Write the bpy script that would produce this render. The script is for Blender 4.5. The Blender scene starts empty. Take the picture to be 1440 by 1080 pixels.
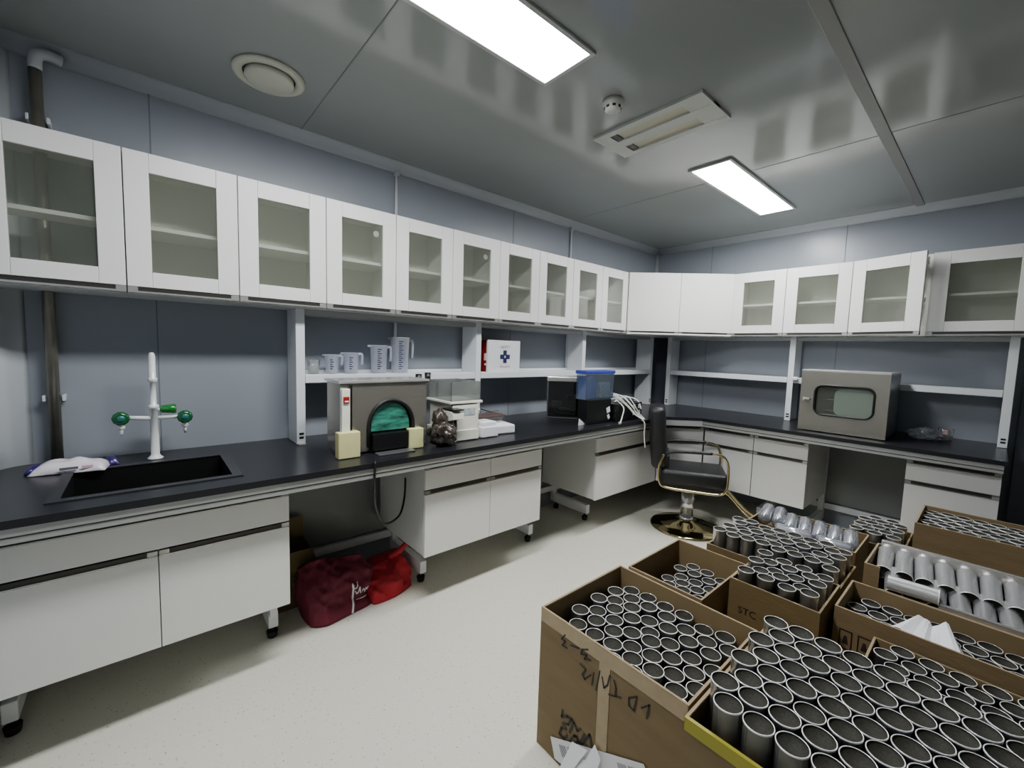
import bpy, bmesh, math, random
from mathutils import Vector, Matrix
from mathutils.bvhtree import BVHTree
random.seed(7)
PI = math.pi
SC = bpy.context.scene
COL = SC.collection
OFF = {}

# ------------------------------------------------------------------ materials
def s2l(c):
    return tuple((x/12.92 if x <= .04045 else ((x+.055)/1.055)**2.4) for x in [v/255 for v in c])
MATS = {}
def mat(name, rgb, rough=.5, metal=0., noise=0., nscale=8., bump=0., bscale=60., spec=.5, coat=0., emit=None, stretch=None):
    if name in MATS: return MATS[name]
    m = bpy.data.materials.new(name); m.use_nodes = True
    nt = m.node_tree; b = nt.nodes['Principled BSDF']
    col = s2l(rgb)
    b.inputs['Base Color'].default_value = (*col, 1)
    b.inputs['Roughness'].default_value = rough
    b.inputs['Metallic'].default_value = metal
    b.inputs['Specular IOR Level'].default_value = spec
    b.inputs['Coat Weight'].default_value = coat
    tc = nt.nodes.new('ShaderNodeTexCoord'); mp = nt.nodes.new('ShaderNodeMapping')
    nt.links.new(tc.outputs['Object'], mp.inputs['Vector'])
    if stretch: mp.inputs['Scale'].default_value = stretch
    if noise > 0:
        n = nt.nodes.new('ShaderNodeTexNoise'); n.inputs['Scale'].default_value = nscale; n.inputs['Detail'].default_value = 5
        nt.links.new(mp.outputs[0], n.inputs['Vector'])
        r = nt.nodes.new('ShaderNodeMapRange'); r.inputs['To Min'].default_value = 1-noise; r.inputs['To Max'].default_value = 1+noise
        r.inputs['From Min'].default_value = .25; r.inputs['From Max'].default_value = .75
        nt.links.new(n.outputs['Fac'], r.inputs['Value'])
        mx = nt.nodes.new('ShaderNodeVectorMath'); mx.operation = 'SCALE'; mx.inputs[0].default_value = col
        nt.links.new(r.outputs[0], mx.inputs['Scale']); nt.links.new(mx.outputs[0], b.inputs['Base Color'])
    if bump > 0:
        n2 = nt.nodes.new('ShaderNodeTexNoise'); n2.inputs['Scale'].default_value = bscale; n2.inputs['Detail'].default_value = 3
        nt.links.new(mp.outputs[0], n2.inputs['Vector'])
        bp = nt.nodes.new('ShaderNodeBump'); bp.inputs['Strength'].default_value = bump; bp.inputs['Distance'].default_value = .01
        nt.links.new(n2.outputs['Fac'], bp.inputs['Height']); nt.links.new(bp.outputs[0], b.inputs['Normal'])
    if emit:
        b.inputs['Emission Color'].default_value = (*s2l(emit[0]), 1); b.inputs['Emission Strength'].default_value = emit[1]
    MATS[name] = m; return m

def clear_mat(name, tint, gloss=.12, rough=.05, body=0., bodycol=(230, 230, 230)):
    """thin clear plastic / pane: see-through tint, a little gloss, optionally some milky body"""
    if name in MATS: return MATS[name]
    m = bpy.data.materials.new(name); m.use_nodes = True; nt = m.node_tree
    nt.nodes.clear()
    out = nt.nodes.new('ShaderNodeOutputMaterial')
    t = nt.nodes.new('ShaderNodeBsdfTransparent'); t.inputs[0].default_value = (*s2l(tint), 1)
    g = nt.nodes.new('ShaderNodeBsdfGlossy'); g.inputs['Roughness'].default_value = rough
    lw = nt.nodes.new('ShaderNodeLayerWeight'); lw.inputs['Blend'].default_value = .35
    mm = nt.nodes.new('ShaderNodeMapRange'); mm.inputs['To Min'].default_value = gloss*.35; mm.inputs['To Max'].default_value = min(1, gloss*4)
    nt.links.new(lw.outputs['Facing'], mm.inputs['Value'])
    mix = nt.nodes.new('ShaderNodeMixShader'); nt.links.new(mm.outputs[0], mix.inputs[0])
    nt.links.new(t.outputs[0], mix.inputs[1]); nt.links.new(g.outputs[0], mix.inputs[2])
    last = mix
    if body > 0:
        d = nt.nodes.new('ShaderNodeBsdfDiffuse'); d.inputs[0].default_value = (*s2l(bodycol), 1)
        tl = nt.nodes.new('ShaderNodeBsdfTranslucent'); tl.inputs[0].default_value = (*s2l(bodycol), 1)
        a = nt.nodes.new('ShaderNodeMixShader'); a.inputs[0].default_value = .4
        nt.links.new(d.outputs[0], a.inputs[1]); nt.links.new(tl.outputs[0], a.inputs[2])
        m2 = nt.nodes.new('ShaderNodeMixShader'); m2.inputs[0].default_value = body
        nt.links.new(mix.outputs[0], m2.inputs[1]); nt.links.new(a.outputs[0], m2.inputs[2]); last = m2
    nt.links.new(last.outputs[0], out.inputs[0])
    MATS[name] = m; return m

WHITE = mat('white_laminate', (232, 231, 228), .35, noise=.012, nscale=3)
WHITEM = mat('white_powder_coat', (226, 229, 232), .32)
GREYLAM = mat('grey_white_side_panel', (205, 206, 204), .4)
RAIL = mat('grey_aluminium_rail', (176, 178, 175), .32, metal=.35)
GROOVE = mat('dark_groove', (66, 64, 60), .35, metal=.5)
LIP = mat('anodised_lip', (190, 190, 186), .25, metal=.6)
EDGE = mat('grey_door_edge', (120, 121, 118), .5)
WALLM = None
BLACK = mat('black_resin_top', (30, 31, 35), .28, noise=.15, nscale=60, spec=.4)
BASIN = mat('black_basin', (9, 9, 10), .45)
SINKRIM = mat('charcoal_sink_rim', (44, 45, 48), .35)
RUBBER = mat('black_rubber', (14, 14, 14), .6)
ALU = mat('bright_aluminium', (232, 233, 234), .22, metal=.68)
ALURIM = mat('polished_rim', (252, 252, 250), .25, metal=.2, emit=None)
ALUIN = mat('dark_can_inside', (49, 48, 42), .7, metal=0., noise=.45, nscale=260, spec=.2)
CARD = mat('brown_cardboard', (124, 104, 72), .75, noise=.09, nscale=6, bump=.12, bscale=30, stretch=(1, 1, 5))
CARDIN = mat('cardboard_inner', (130, 110, 76), .8, noise=.06, nscale=10)
CARDEDGE = mat('cardboard_edge', (158, 140, 110), .85)
CARDDK = mat('olive_cardboard', (110, 91, 56), .75, noise=.1, nscale=6, bump=.12, bscale=30, stretch=(1, 1, 5))
INK = mat('black_marker', (26, 22, 20), .6)
TAPE = mat('clear_brown_tape', (158, 136, 100), .25, noise=.08, nscale=25, coat=.6)
YTAPE = mat('yellow_green_tape', (164, 156, 44), .55)
PAPER = mat('white_paper', (236, 236, 240), .7)
LABELGREY = mat('label_print_grey', (96, 104, 112), .7)
GOLD = mat('polished_gold', (200, 186, 146), .12, metal=1.)
GOLDB = mat('mirror_gold_base', (196, 184, 140), .06, metal=1.)
CHROME = mat('chrome', (228, 229, 230), .16, metal=.75)
LEATHER = mat('black_leather', (26, 26, 28), .42, noise=.2, nscale=20, bump=.25, bscale=120)
STEEL = mat('brushed_steel', (160, 156, 145), .27, metal=.75, noise=.07, nscale=5, stretch=(1, 1, 14))
STEELT = mat('bright_steel_top', (214, 212, 207), .22, metal=.7, noise=.05, nscale=6)
STEELD = mat('dark_steel', (132, 133, 136), .3, metal=.7)
CREAM = mat('cream_plastic', (238, 236, 222), .38)
GREENP = mat('glossy_green_plastic', (10, 92, 46), .18, coat=.6)
GREENL = mat('bright_green_plastic', (28, 122, 44), .2, coat=.6)
TEAL = mat('teal_cap', (44, 110, 104), .3)
TAPW = mat('white_tap_enamel', (238, 240, 240), .2, coat=.3)
YFOAM = mat('pale_yellow_foam', (214, 210, 150), .8, noise=.05, nscale=30)
NAVY = mat('dark_navy_panel', (86, 90, 102), .35, noise=.08, nscale=5)
CASE = mat('black_plastic', (16, 16, 18), .3)
GASKET = mat('black_gasket', (10, 10, 10), .5)
RED = mat('dark_red_plastic', (128, 14, 14), .35)
REDSW = mat('red_switch', (150, 30, 16), .3)
NAVYINK = mat('navy_print', (22, 24, 78), .6)
REDINK = mat('red_print', (168, 60, 78), .6)
BLUELID = mat('blue_lid', (52, 64, 168), .3, coat=.3)
BLUEPK = mat('blue_sachets', (74, 118, 196), .45, noise=.3, nscale=40)
GREYPK = mat('pale_sachets', (178, 188, 190), .5, noise=.35, nscale=60)
WCABLE = mat('white_cable', (232, 232, 224), .4)
BCABLE = mat('black_cable', (12, 12, 12), .45)
MAROON = mat('maroon_nonwoven', (104, 22, 44), .75, noise=.12, nscale=14, bump=.3, bscale=40)
REDCL = mat('bright_red_nonwoven', (176, 26, 42), .75, noise=.12, nscale=14, bump=.3, bscale=40)
BROWNST = mat('brown_strip', (84, 66, 62), .5)
PIPE = mat('tarnished_steel_pipe', (136, 133, 122), .3, metal=.6, noise=.15, nscale=12)
PURPLE = mat('purple_wrap', (46, 30, 104), .3, coat=.3)
WIPES = mat('glossy_white_wrap', (236, 228, 236), .25, coat=.5, noise=.04, nscale=20, bump=.15, bscale=40)
PINK = mat('pink_print', (226, 186, 196), .4)
CABIN = mat('cabinet_inside', (238, 238, 232), .5)
BEIGE = mat('beige_reflector', (196, 192, 170), .4)
FIXT = mat('off_white_fixture', (196, 198, 192), .4)
SPK = mat('vent_off_white', (204, 205, 190), .45)
PANE = clear_mat('greenish_haze_pane', (246, 247, 244), .08, .03, .10, (196, 202, 186))  # milky body painted in as haze to brighten what shows behind the glass
CLEAR = clear_mat('clear_plastic', (236, 238, 238), .22, .06, .10)
MILKY = clear_mat('milky_plastic', (232, 234, 240), .2, .1, .55, (236, 238, 248))
BAGCL = clear_mat('clear_wrap', (232, 234, 240), .5, .08, .2, (225, 228, 238))
HOPPER = clear_mat('hopper_plastic', (222, 226, 224), .2, .06, .18, (225, 228, 226))
SMOKE = clear_mat('smoked_glass', (176, 172, 164), .30, .04)
TINTBL = clear_mat('blue_tub_plastic', (228, 236, 244), .2, .08, .08, (200, 215, 235))

def wall_material():
    m = bpy.data.materials.new('blue_grey_wall_panel'); m.use_nodes = True; nt = m.node_tree; b = nt.nodes['Principled BSDF']
    b.inputs['Roughness'].default_value = .3; b.inputs['Specular IOR Level'].default_value = .45
    n = nt.nodes.new('ShaderNodeTexNoise'); n.inputs['Scale'].default_value = 3.
    tc = nt.nodes.new('ShaderNodeTexCoord'); nt.links.new(tc.outputs['Object'], n.inputs['Vector'])
    r = nt.nodes.new('ShaderNodeValToRGB'); r.color_ramp.elements[0].color = (*s2l((143, 149, 157)), 1); r.color_ramp.elements[1].color = (*s2l((153, 159, 167)), 1)
    nt.links.new(n.outputs['Fac'], r.inputs[0]); nt.links.new(r.outputs[0], b.inputs['Base Color'])
    return m
WALLM = wall_material()
CEIL = mat('glossy_grey_ceiling', (147, 151, 150), .13, noise=.015, nscale=2, spec=.75)
CEILSTRIP = mat('grey_joint_strip', (138, 139, 136), .4)
COVE = mat('pale_cove_trim', (192, 197, 201), .35)
SEAM = mat('dark_seam', (112, 118, 126), .6)

def floor_material():
    m = bpy.data.materials.new('speckled_vinyl'); m.use_nodes = True; nt = m.node_tree; b = nt.nodes['Principled BSDF']
    b.inputs['Roughness'].default_value = .38; b.inputs['Specular IOR Level'].default_value = .35
    tc = nt.nodes.new('ShaderNodeTexCoord')
    base = s2l((228, 225, 210))
    prev = None
    for sc_, th, colr in ((48, .13, (190, 187, 172)), (80, .14, (204, 201, 186)), (22, .05, (128, 124, 112))):
        v = nt.nodes.new('ShaderNodeTexVoronoi'); v.inputs['Scale'].default_value = sc_
        nt.links.new(tc.outputs['Object'], v.inputs['Vector'])
        lt = nt.nodes.new('ShaderNodeMath'); lt.operation = 'LESS_THAN'; lt.inputs[1].default_value = th
        nt.links.new(v.outputs['Distance'], lt.inputs[0])
        mx = nt.nodes.new('ShaderNodeMix'); mx.data_type = 'RGBA'
        nt.links.new(lt.outputs[0], mx.inputs[0])
        if prev is None: mx.inputs[6].default_value = (*base, 1)
        else: nt.links.new(prev.outputs[2], mx.inputs[6])
        mx.inputs[7].default_value = (*s2l(colr), 1); prev = mx
    nt.links.new(prev.outputs[2], b.inputs['Base Color'])
    return m
FLOOR = floor_material()

# ------------------------------------------------------------------ mesh builder
class MB:
    def __init__(s, *mats):
        s.bm = bmesh.new(); s.mats = list(mats)
    def mi(s, m):
        if m is None: return 0
        if m not in s.mats: s.mats.append(m)
        return s.mats.index(m)
    def _fin(s, verts, m, smooth=False):
        k = s.mi(m); fs = set()
        for v in verts:
            for f in v.link_faces: fs.add(f)
        for f in fs: f.material_index = k; f.smooth = smooth
        return fs
    def box(s, x0, x1, y0, y1, z0, z1, m=None, bev=0., seg=2, rot=None):
        r = bmesh.ops.create_cube(s.bm, size=1.)
        vs = r['verts']
        for v in vs:
            v.co = Vector(((x0+x1)/2+v.co.x*(x1-x0), (y0+y1)/2+v.co.y*(y1-y0), (z0+z1)/2+v.co.z*(z1-z0)))
        if rot:  # (pivot, angle z)
            bmesh.ops.rotate(s.bm, verts=vs, cent=Vector(rot[0]), matrix=Matrix.Rotation(rot[1], 3, rot[2] if len(rot) > 2 else 'Z'))
        s._fin(vs, m)
        if bev > 0:
            es = list({e for v in vs for e in v.link_edges}); k = s.mi(m)
            bmesh.ops.bevel(s.bm, geom=es, offset=bev, segments=seg, affect='EDGES', profile=.5, material=k)
        return s
    def prism(s, pts, axis, a, b, m=None, smooth=False):
        """polygon pts in the two other axes, extruded along axis from a to b"""
        def P(p, t):
            return {'x': (t, p[0], p[1]), 'y': (p[0], t, p[1]), 'z': (p[0], p[1], t)}[axis]
        A = [s.bm.verts.new(P(p, a)) for p in pts]; B = [s.bm.verts.new(P(p, b)) for p in pts]
        n = len(pts); k = s.mi(m); fs = []
        fs.append(s.bm.faces.new(A)); fs.append(s.bm.faces.new(B[::-1]))
        for i in range(n):
            f = s.bm.faces.new((A[i], B[i], B[(i+1) % n], A[(i+1) % n])); f.smooth = smooth; fs.append(f)
        for f in fs: f.material_index = k
        return s
    def lathe(s, prof, c=(0, 0, 0), seg=24, m=None, axis='z', ms=None, smooth=True, mtx=None):
        rings = []
        for r, h in prof:
            ring = []
            for i in range(seg):
                a = 2*PI*i/seg
                if axis == 'z': p = Vector((r*math.cos(a), r*math.sin(a), h))
                elif axis == 'x': p = Vector((h, r*math.cos(a), r*math.sin(a)))
                else: p = Vector((r*math.cos(a), h, r*math.sin(a)))
                if mtx: p = mtx @ p
                ring.append(s.bm.verts.new(p+Vector(c)))
            rings.append(ring)
        k = s.mi(m)
        for j in range(len(rings)-1):
            kk = s.mi(ms[j]) if ms else k
            for i in range(seg):
                f = s.bm.faces.new((rings[j][i], rings[j][(i+1) % seg], rings[j+1][(i+1) % seg], rings[j+1][i])); f.smooth = smooth; f.material_index = kk
        f = s.bm.faces.new(rings[0][::-1]); f.material_index = s.mi(ms[0]) if ms else k
        f = s.bm.faces.new(rings[-1]); f.material_index = s.mi(ms[-1]) if ms else k
        return s
    def cyl(s, p0, p1, r, r1=None, seg=16, m=None):
        return s.tube([p0, p1], [r, r if r1 is None else r1], seg, m)
    def tube(s, pts, r, seg=10, m=None, closed=False, sub=0):
        pts = [Vector(p) for p in pts]
        rs = r if isinstance(r, (list, tuple)) else [r]*len(pts)
        if sub and len(pts) > 2:
            q = []; qr = []; n = len(pts)
            rng = n if closed else n-1
            for i in range(rng):
                if closed: p0, p1, p2, p3 = pts[i-1], pts[i], pts[(i+1) % n], pts[(i+2) % n]
                else: p0, p1, p2, p3 = pts[max(i-1, 0)], pts[i], pts[i+1], pts[min(i+2, n-1)]
                for k in range(sub):
                    t = k/sub
                    q.append(.5*((2*p1)+(-p0+p2)*t+(2*p0-5*p1+4*p2-p3)*t*t+(-p0+3*p1-3*p2+p3)*t**3)); qr.append(rs[i]*(1-t)+rs[(i+1) % n]*t)
            if not closed: q.append(pts[-1]); qr.append(rs[-1])
            pts, rs = q, qr
        n = len(pts); rings = []; up = None
        for i, p in enumerate(pts):
            if closed: d = pts[(i+1) % n]-pts[i-1]
            else: d = pts[min(i+1, n-1)]-pts[max(i-1, 0)]
            d.normalize()
            if up is None:
                up = Vector((0, 0, 1)) if abs(d.z) < .9 else Vector((1, 0, 0))
            a = d.cross(up); 
            if a.length < 1e-5: a = d.cross(Vector((0, 1, 0)))
            a.normalize(); b = a.cross(d).normalized(); up = b
            rings.append([s.bm.verts.new(p+(a*math.cos(2*PI*j/seg)+b*math.sin(2*PI*j/seg))*rs[i]) for j in range(seg)])
        k = s.mi(m)
        R = rings+[rings[0]] if closed else rings
        for i in range(len(R)-1):
            for j in range(seg):
                f = s.bm.faces.new((R[i][j], R[i][(j+1) % seg], R[i+1][(j+1) % seg], R[i+1][j])); f.smooth = True; f.material_index = k
        if not closed:
            f = s.bm.faces.new(rings[0][::-1]); f.material_index = k
            f = s.bm.faces.new(rings[-1]); f.material_index = k
        return s
    def quad(s, ps, m=None):
        f = s.bm.faces.new([s.bm.verts.new(p) for p in ps]); f.material_index = s.mi(m); return s
    def blob(s, c, rx, ry, rz, m=None, amp=0., freq=9., sub=3, flat=None, seed=0.):
        from mathutils import noise
        r = bmesh.ops.create_icosphere(s.bm, subdivisions=sub, radius=1.)
        for v in r['verts']:
            n = v.co.normalized()
            k = 1+amp*noise.noise(n*freq*.35+Vector((seed, seed*2, 1)))+amp*.6*noise.noise(n*freq+Vector((seed, 3, seed)))
            v.co = Vector((c[0]+n.x*rx*k, c[1]+n.y*ry*k, c[2]+n.z*rz*k))
            if flat is not None and v.co.z < flat: v.co.z = flat
        s._fin(r['verts'], m, True)
        return s
    def build(s, name, parent=None, smooth=False):
        bmesh.ops.recalc_face_normals(s.bm, faces=s.bm.faces[:])
        if parent is not None:
            o_ = OFF.get(parent.name, Vector((0, 0, 0)))
            bmesh.ops.translate(s.bm, verts=s.bm.verts[:], vec=-o_)
        me = bpy.data.meshes.new(name)
        s.bm.to_mesh(me); s.bm.free()
        for m in s.mats: me.materials.append(m)
        if smooth:
            for p in me.polygons: p.use_smooth = True
        o = bpy.data.objects.new(name, me); COL.objects.link(o)
        if parent is not None: o.parent = parent; OFF[o.name] = OFF.get(parent.name, Vector((0, 0, 0)))
        return o

def thing(name, label, cat, loc=(0, 0, 0), group=None, local=False):
    o = bpy.data.objects.new(name, None); COL.objects.link(o); o.empty_display_size = .05
    o.location = loc; OFF[o.name] = Vector((0, 0, 0)) if local else Vector(loc)
    o['label'] = label; o['category'] = cat
    if group: o['group'] = group
    return o
def tag(o, label, cat, group=None, kind=None):
    o['label'] = label; o['category'] = cat
    if group: o['group'] = group
    if kind: o['kind'] = kind
    return o
def struct(o):
    o['kind'] = 'structure'; return o
def rib(mb, pts, w, plane, d, m):
    """flat marker stroke on a plane: plane 'y' -> pts are (x,z)"""
    for i in range(len(pts)-1):
        a = Vector((pts[i][0], pts[i][1])); b = Vector((pts[i+1][0], pts[i+1][1]))
        t = (b-a); 
        if t.length < 1e-6: continue
        t.normalize(); n = Vector((-t.y, t.x))*w/2; a2 = a-t*w*.3; b2 = b+t*w*.3
        q = [a2+n, b2+n, b2-n, a2-n]
        if plane == 'y': mb.quad([(p.x, d, p.y) for p in q], m)
        else: mb.quad([(d, p.x, p.y) for p in q], m)
def text_mesh(name, s, size, mtx, m, parent, align='CENTER', squash=1.):
    cu = bpy.data.curves.new(name, 'FONT'); cu.body = s; cu.size = size; cu.align_x = align; cu.align_y = 'CENTER'
    to = bpy.data.objects.new(name, cu); COL.objects.link(to)
    dg = bpy.context.evaluated_depsgraph_get(); me = bpy.data.meshes.new_from_object(to.evaluated_get(dg))
    bpy.data.objects.remove(to); me.name = name
    me.transform(Matrix.Diagonal((squash, 1, 1, 1))); me.transform(mtx)
    me.transform(Matrix.Translation(-OFF.get(parent.name, Vector((0, 0, 0)))))
    me.materials.clear(); me.materials.append(m)
    o = bpy.data.objects.new(name, me); COL.objects.link(o); o.parent = parent
    OFF[o.name] = OFF.get(parent.name, Vector((0, 0, 0)))
    return o
def rrect(cx, cz, w, h, r, n=6):
    pts = []
    for (sx, sz, a0) in ((1, 1, 0), (-1, 1, 90), (-1, -1, 180), (1, -1, 270)):
        for k in range(n+1):
            a = math.radians(a0+90*k/n)
            pts.append((cx+sx*(w/2-r)+r*math.cos(a), cz+sz*(h/2-r)+r*math.sin(a)))
    return pts

# ------------------------------------------------------------------ camera
cam = bpy.data.cameras.new('camera'); co = bpy.data.objects.new('camera', cam); COL.objects.link(co)
yaw, pitch, roll, F = .8546, -.0814, .0305, 593.9071
f = Vector((-math.sin(yaw)*math.cos(pitch), math.cos(yaw)*math.cos(pitch), math.sin(pitch)))
r = Vector((math.cos(yaw), math.sin(yaw), 0)); u = r.cross(f)
r2 = r*math.cos(roll)+u*math.sin(roll); u2 = -r*math.sin(roll)+u*math.cos(roll)
M = Matrix((r2, u2, -f)).transposed().to_4x4(); M.translation = Vector((2.5382, -4.246, 1.3726))
co.matrix_world = M; cam.sensor_width = 36; cam.lens = 36*F/1440; cam.clip_start = .02
SC.camera = co

# ------------------------------------------------------------------ room
H = 2.489; YW = -4.69; XR = 4.6
mb = MB(FLOOR); mb.box(-.1, XR+.1, YW-.1, .1, -.1, 0); struct(mb.build('floor'))
mb = MB(CEIL); mb.box(-.1, XR+.1, YW-.1, .1, H, H+.1)
for y in (-1.452, -3.592):
    mb.box(0, XR, y-.002, y+.002, H-.0012, H, SEAM)
struct(mb.build('ceiling'))
mb = MB(WALLM); mb.box(-.1, 0, YW-.1, .1, 0, H)
for y in (-4.2, -3.03, -2.07, -1.41): mb.box(0, .0012, y-.0025, y+.0025, .0, H, SEAM)
struct(mb.build('wall_left'))
mb = MB(WALLM); mb.box(0, XR, 0, .1, 0, H)
for x in (.6, 1.66, 2.72, 3.8): mb.box(x-.0025, x+.0025, -.0012, 0, 0, H, SEAM)
struct(mb.build('wall_back'))
mb = MB(WALLM); mb.box(0, XR, YW-.1, YW, 0, H); struct(mb.build('wall_front'))
mb = MB(WALLM); mb.box(XR, XR+.1, YW, 0, 0, H); struct(mb.build('wall_right'))
# dark navy door beside the end of the bench
mb = MB(NAVY); mb.box(2.645, 3.55, -.045, -.001, .01, 2.05, NAVY, bev=.004); mb.box(3.44, 3.47, -.09, -.045, .95, 1.1, LIP)
struct(mb.build('door_1'))
def cove(p0, p1, nx, ny, rad=.055):
    """concave-looking rounded trim between wall and ceiling"""
    mb = MB(COVE)
    n = 6; A = []; B = []
    for k in range(n+1):
        a = PI/2*k/n
        h = rad*(1-math.cos(a)); d = rad*(1-math.sin(a))
        A.append((h, d)); 
    prof = [(0, 0)]+[(rad-rad*math.sin(PI/2*k/n), rad-rad*math.cos(PI/2*k/n)) for k in range(n+1)]
    va = []; vb = []
    for (d, h) in prof:
        va.append(mb.bm.verts.new((p0[0]+nx*d, p0[1]+ny*d, H-h))); vb.append(mb.bm.verts.new((p1[0]+nx*d, p1[1]+ny*d, H-h)))
    mb.bm.faces.new(va); mb.bm.faces.new(vb[::-1])
    for i in range(len(prof)):
        f_ = mb.bm.faces.new((va[i], vb[i], vb[(i+1) % len(prof)], va[(i+1) % len(prof)])); f_.smooth = 0 < i < len(prof)-1
    return mb
struct(cove((0.0005, YW, 0), (0.0005, 0, 0), 1, 0).build('trim_1'))
struct(cove((0, -.0005, 0), (XR, -.0005, 0), 0, -1).build('trim_2'))
mb = MB(CEILSTRIP); mb.box(2.052, 2.1, YW, -.02, H-.006, H-.0005, bev=.002); struct(mb.build('trim_3'))
mb = MB(COVE)  # rounded vertical corner strips
mb.prism([(0.0005, -.0005), (.03, -.0005), (.012, -.012), (.0005, -.03)], 'z', .0, H-.02, COVE, True); struct(mb.build('trim_4'))
mb = MB(COVE)
pr = [(0.0008, YW+.0008)]+[(.09-.09*math.sin(PI/2*k/8), YW+.09-.09*math.cos(PI/2*k/8)) for k in range(9)]
mb.prism(pr, 'z', .0, H-.02, COVE, True); struct(mb.build('trim_5'))
mb = MB(NAVY); mb.prism([(.001, -.001), (.235, -.001), (.001, -.235)], 'z', .852, 1.545, NAVY); struct(mb.build('trim_6'))

# conduits
def conduit(y, label):
    t = thing('wall_conduit', label, 'conduit', (.012, y, H-.05))
    mb = MB(WHITEM); mb.cyl((.012, y, .852), (.012, y, H-.05), .009, seg=10); mb.build('pipe', t)
    mb = MB(COVE); mb.box(.001, .03, y-.014, y+.014, H-.075, H-.045, bev=.003); mb.build('end_cap', t)
conduit(-3.043, 'thin white conduit rising above the wall cabinet over the tallest jug')
conduit(-1.417, 'thin white conduit rising above the wall cabinet nearer the room corner')
t = thing('drain_pipe', 'tarnished steel pipe running down the wall at the left end, above the wipes packet', 'pipe', (.05, -4.545, .9))
mb = MB(PIPE); mb.cyl((.045, -4.53, .852), (.045, -4.53, 2.40), .019, seg=16); mb.tube([(.045, -4.53, 2.38), (.045, -4.525, 2.43), (.035, -4.50, 2.45), (.02, -4.46, 2.45)], .02, 12, COVE, sub=4); mb.build('pipe', t)
mb = MB(WHITEM)
for z in (1.12, 2.2): mb.box(.001, .05, -4.562, -4.553, z-.012, z+.012, bev=.002); mb.box(.001, .05, -4.507, -4.498, z-.012, z+.012, bev=.002)
mb.build('pipe_clip', t)

# ------------------------------------------------------------------ ceiling fittings
LED = mat('led_diffuser', (255, 255, 255), .5, emit=((252, 254, 255), 20.))
def led(x0, x1, y0, y1, label):
    t = thing('led_panel_light', label, 'ceiling light', ((x0+x1)/2, (y0+y1)/2, H-.012))
    mb = MB(RAIL); w = .018
    for b in ((x0-w, x1+w, y0-w, y0), (x0-w, x1+w, y1, y1+w), (x0-w, x0, y0, y1), (x1, x1+w, y0, y1)):
        mb.box(*b, H-.012, H-.0005, bev=.002)
    mb.build('frame', t)
    mb = MB(LED); mb.box(x0, x1, y0, y1, H-.008, H-.001); mb.build('diffuser', t)
led(1.208, 1.442, -4.06, -2.958, 'long bright LED panel light cut off by the top edge, nearest the viewer')
led(1.222, 1.44, -1.705, -.58, 'bright LED panel light farther back, near the corner cabinets')
t = thing('tube_light_fitting', 'unlit recessed ceiling fitting with two beige slots', 'ceiling fitting', (1.34, -2.3, H-.01))
mb = MB(FIXT)
X0, X1, Y0, Y1 = 1.052, 1.627, -2.444, -2.155; sl = [(-2.405, -2.33), (-2.265, -2.19)]; sx0, sx1 = 1.13, 1.52
mb.box(X0, X1, Y0, sl[0][0], H-.014, H-.001); mb.box(X0, X1, sl[0][1], sl[1][0], H-.014, H-.001); mb.box(X0, X1, sl[1][1], Y1, H-.014, H-.001)
mb.box(X0, sx0, sl[0][0], sl[1][1], H-.0135, H-.001); mb.box(sx1, X1, sl[0][0], sl[1][1], H-.0135, H-.001)
mb.build('faceplate', t)
for a, b in sl:
    mb = MB(BEIGE); mb.box(sx0, sx1, a, b, H-.004, H-.0005); fr = mb.build('reflector', t)
    mb = MB(CASE); mb.box(sx0+.001, sx0+.035, a+.002, b-.002, H-.009, H-.004, bev=.002); mb.build('lamp_holder', fr)
t = thing('ceiling_vent', 'round off-white ceiling air vent above the left cabinets', 'vent', (.43, -3.815, H-.01))
c_ = (.43, -3.815)
mb = MB(SPK); mb.lathe([(.135, H-.001), (.135, H-.008), (.125, H-.014), (.1, H-.012), (.098, H-.004)], (*c_, 0), 48); mb.build('ring', t)
mb = MB(SPK); mb.lathe([(.09, H-.004), (.092, H-.022), (.086, H-.028), (.02, H-.032), (.001, H-.032)], (*c_, 0), 48); mb.build('disc', t)
mb = MB(GASKET); mb.lathe([(.098, H-.0045), (.098, H-.003), (.001, H-.003)], (*c_, 0), 32); mb.build('gap', t)
t = thing('smoke_detector', 'small round white smoke detector beside the two-slot ceiling fitting', 'smoke detector', (1.315, -2.635, H-.03))
c_ = (1.315, -2.635)
mb = MB(FIXT); mb.lathe([(.048, H-.001), (.048, H-.016), (.038, H-.022), (.034, H-.04), (.022, H-.047), (.001, H-.047)], (*c_, 0), 32); mb.build('housing', t)
mb = MB(GASKET)
for k in range(8):
    a = PI/4*k; mb.box(c_[0]+.033, c_[0]+.0375, c_[1]-.007, c_[1]+.007, H-.036, H-.027, rot=((*c_, 0), a))
mb.build('slot', t)

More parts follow.
